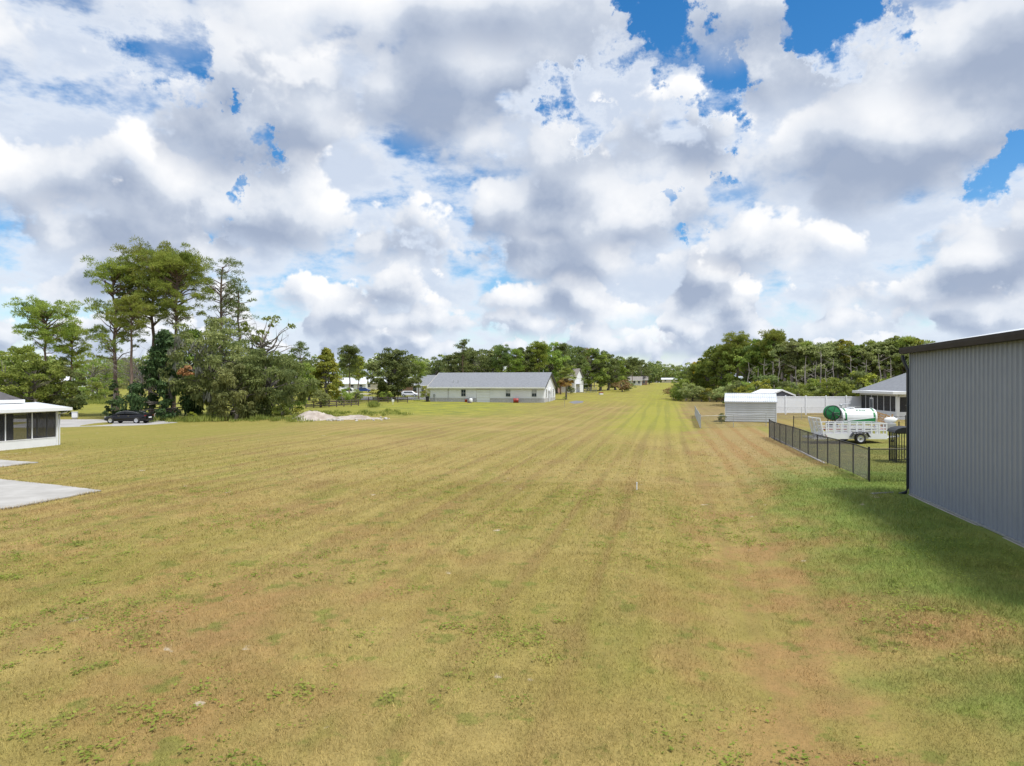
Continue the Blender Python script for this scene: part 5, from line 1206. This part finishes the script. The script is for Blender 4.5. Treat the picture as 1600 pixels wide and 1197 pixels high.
# bare pale trunks standing in front of the right woods
for n, (px, d, yt) in enumerate(((1216, 113, 560), (1254, 112, 556), (1271, 115, 566), (1284, 111, 548), (1300, 114, 560), (1330, 112, 556), (1352, 113, 562), (1390, 112, 560), (1170, 118, 566), (1196, 116, 560), (1293, 112, 575), (1376, 111, 553), (1209, 116, 565), (1243, 114, 572), (1180, 122, 575), (1322, 113, 590), (1338, 112, 572), (1262, 113, 580))):
    h = hgt(px, d, yt); rng = np.random.default_rng(200+n); m = MB(); m.tube(wobble((0, 0, -.2), (rng.normal()*.3, 0, h), 5, .012, rng), [.13, .12, .1, .08, .06, .03], 6)
    o = empty('dead_tree', at(px, d), 0, dead_name(px), 'tree', 'dead trees in the right woods'); m.build('trunk', M_TWIG, o)
    b = MB()
    for k in range(7):
        z = h*rng.uniform(.5, .97); a = rng.uniform(0, 6.28); L = rng.uniform(.5, 1.4); b.tube([(0, 0, z), (cos(a)*L, sin(a)*L, z+L*.5)], [.035, .01], 4, False)
    b.build('branches', M_TWIG, o)

# cabbage palm
def palm():
    c = pg(884.5, 624.5); d = c.y; h = hz(588, d)-c.z
    root = empty('cabbage_palm', c, 0, 'cabbage palm with golden lower fronds at the end of the white hall', 'palm'); rng = np.random.default_rng(77)
    MB().tube([(0, 0, -.2), (.06, 0, h*.5), (0, 0, h-.4)], [.24, .17, .2], 10).build('trunk', M_BARKG, root)
    m = MB(); m.lathe([(.2, h-1.5), (.42, h-1.0), (.5, h-.4), (.25, h)], n=10, smooth=False); m.build('boot_collar', M_WOODDK, root)
    def frond(el, az, L, mt):
        mb = MB(); p0 = np.array([0, 0, h-.2]); dr = np.array([cos(az)*cos(el), sin(az)*cos(el), sin(el)]); tip = p0+dr*L
        mb.tube([p0, p0+dr*L*.5+np.array([0, 0, .08]), tip], [.03, .022, .015], 4, False)
        side = np.cross(dr, [0, 0, 1.0]); side /= np.linalg.norm(side)+1e-6; up = np.cross(side, dr)
        for k in range(13):
            f = (k-6)/6*1.35; v = dr*cos(f)+side*sin(f); e = tip+v*L*.45+np.array([0, 0, -.22*L*.6]) ; w = np.cross(v, up)*.07
            mid = tip+v*L*.26; mb.add([tip, mid+w, e, mid-w], [(0, 1, 2, 3)])
        mb.build('frond', mt, root)
    for k in range(110): frond(R(rng.uniform(-10, 88)), rng.uniform(0, 6.28), rng.uniform(1.4, 1.9), L_PALM if k % 3 else L_PINE)
    for k in range(34): frond(R(rng.uniform(-60, -20)), rng.uniform(0, 6.28), rng.uniform(1.3, 1.8), L_ORANGE if k % 4 == 0 else L_PALMD)
L_PALM = leaf_mat('palm_fronds', (.30, .36, .10), (.40, .44, .14), (.22, .28, .07), .4)
L_PALMD = leaf_mat('golden_dead_fronds', (0.667, 0.406, 0.102), (0.522, 0.319, 0.102), (0.377, 0.232, 0.087))
palm()
c = at(882, 112); t = empty('staked_sapling', c, 0, 'thin young sapling with pale stake in the grass below the palm', 'sapling'); MB().tube([(0, 0, -.1), (.02, 0, 1.6)], .03, 6).build('stem', M_TWIG, t)
link('leaves', leaf_mesh('leaves', [leaf_clump((0, 0, 1.5), .4, 60, .14, RNG, 'leaf')]), L_MID, t)
# weeds round the heap and under the trees
def weeds():
    Q = []; rng = np.random.default_rng(9)
    def tuft(p, r, h, n):
        pts = np.stack([p.x+rng.normal(size=n)*r*.5, p.y+rng.normal(size=n)*r*.5], -1); z = zg(pts[:, 0], pts[:, 1]); L = h*rng.uniform(.5, 1.1, n)
        a = rng.uniform(0, 6.28, n); le = rng.uniform(.0, .5, n); b = np.stack([pts[:, 0], pts[:, 1], z], -1)
        dr = np.stack([np.cos(a)*np.sin(le), np.sin(a)*np.sin(le), np.cos(le)], -1); c = b+dr*(L/2)[:, None]
        e = np.stack([-np.sin(a), np.cos(a), np.zeros(n)], -1)*.03; Q.append(quads(c, dr*(L/2)[:, None], e))
    for k in range(70): px = random.uniform(225, 480); tuft(pg(px, 657+random.uniform(-3, 3)), random.uniform(.4, 1.2), random.uniform(.35, .9), 70)
    for k in range(40): px = random.uniform(480, 640); tuft(pg(px, 649+random.uniform(-5, 4)-max(0, px-590)*.08), random.uniform(.4, 1.0), random.uniform(.25, .6), 60)
    for k in range(10): tuft(pg(584, 636+random.uniform(-1, 1)), .8, 1.1, 80)
    for k in range(50): tuft(at(random.uniform(485, 690), random.uniform(140, 175)), 1.3, random.uniform(.4, .9), 40)
    for k in range(60): tuft(at(random.uniform(95, 190), random.uniform(138, 155)), 1.8, random.uniform(.6, 1.6), 60)
    tag(link('tall_weeds', leaf_mesh('tall_weeds', Q), L_WEEDS), 'tall tangled weeds around the spoil heap and grove', 'weeds', kind='stuff')
L_WEEDS = leaf_mat('tall_weed_leaves', (0.217, 0.290, 0.051), (0.377, 0.406, 0.102), (0.145, 0.203, 0.043))
weeds()
for n, (px, d, yt, lf, lab) in enumerate(((108, 98, 606, L_OAK, 'dark shrub at the right end of the porch roof'), (128, 150, 604, L_MID, 'leafy shrub between the porch roof and the young cedar'), (152, 146, 600, L_MID, 'tall leafy shrub left of the young cedar'), (60, 96, 596, L_MID, 'rounded green shrub just above the porch roof'), (78, 94, 604, L_OAK, 'dark shrub just above the porch roof edge'), (466, 80, 640, L_YEL, 'yellowish shrub at the foot of the spoil heap'), (440, 80, 630, L_MID, 'green shrub at the right foot of the bushy oak'), (340, 82, 640, L_MID, 'low green shrub under the mossy oak'), (300, 82, 645, L_YEL, 'low pale shrub under the cedar skirts'))):
    wood('bush', n % 3, px, d, yt, lab, lf, 'wild_shrub')
# far woods that read as one mass
def far_woods():
    Q = []; rng = np.random.default_rng(12); T = MB()
    for k in range(1120):
        px = rng.uniform(-500, 2300) if k < 900 else rng.uniform(940, 1125); d = rng.uniform(480, 560) if 930 < px < 1130 else rng.uniform(270, 340)
        x = (px-800)/F_PX*d; z = zgf(x, d); h = rng.uniform(9, 15)
        if 930 < px < 1130: h = rng.uniform(8, 15)*(1.25 if px < 1030 else 1.0)
        for j in range(6): Q.append(leaf_clump((x+rng.normal()*1.6, d+rng.normal()*1.6, z+h*rng.uniform(.18, .95)), rng.uniform(1.2, 2.4), 26, .9, rng, 'leaf', .9))
        T.tube([(x, d, z-.3), (x, d, z+h*.8)], [.2, .08], 4, False)
    o = tag(link('far_woods', leaf_mesh('far_woods', Q), L_FAR), 'pale green far woods along the horizon', 'woods', kind='stuff')
    T.build('trunks', M_BARKG, o)['kind'] = 'stuff'
L_FAR = leaf_mat('far_wood_leaves', (0.232, 0.304, 0.080), (0.348, 0.392, 0.116), (0.160, 0.232, 0.072))
far_woods()
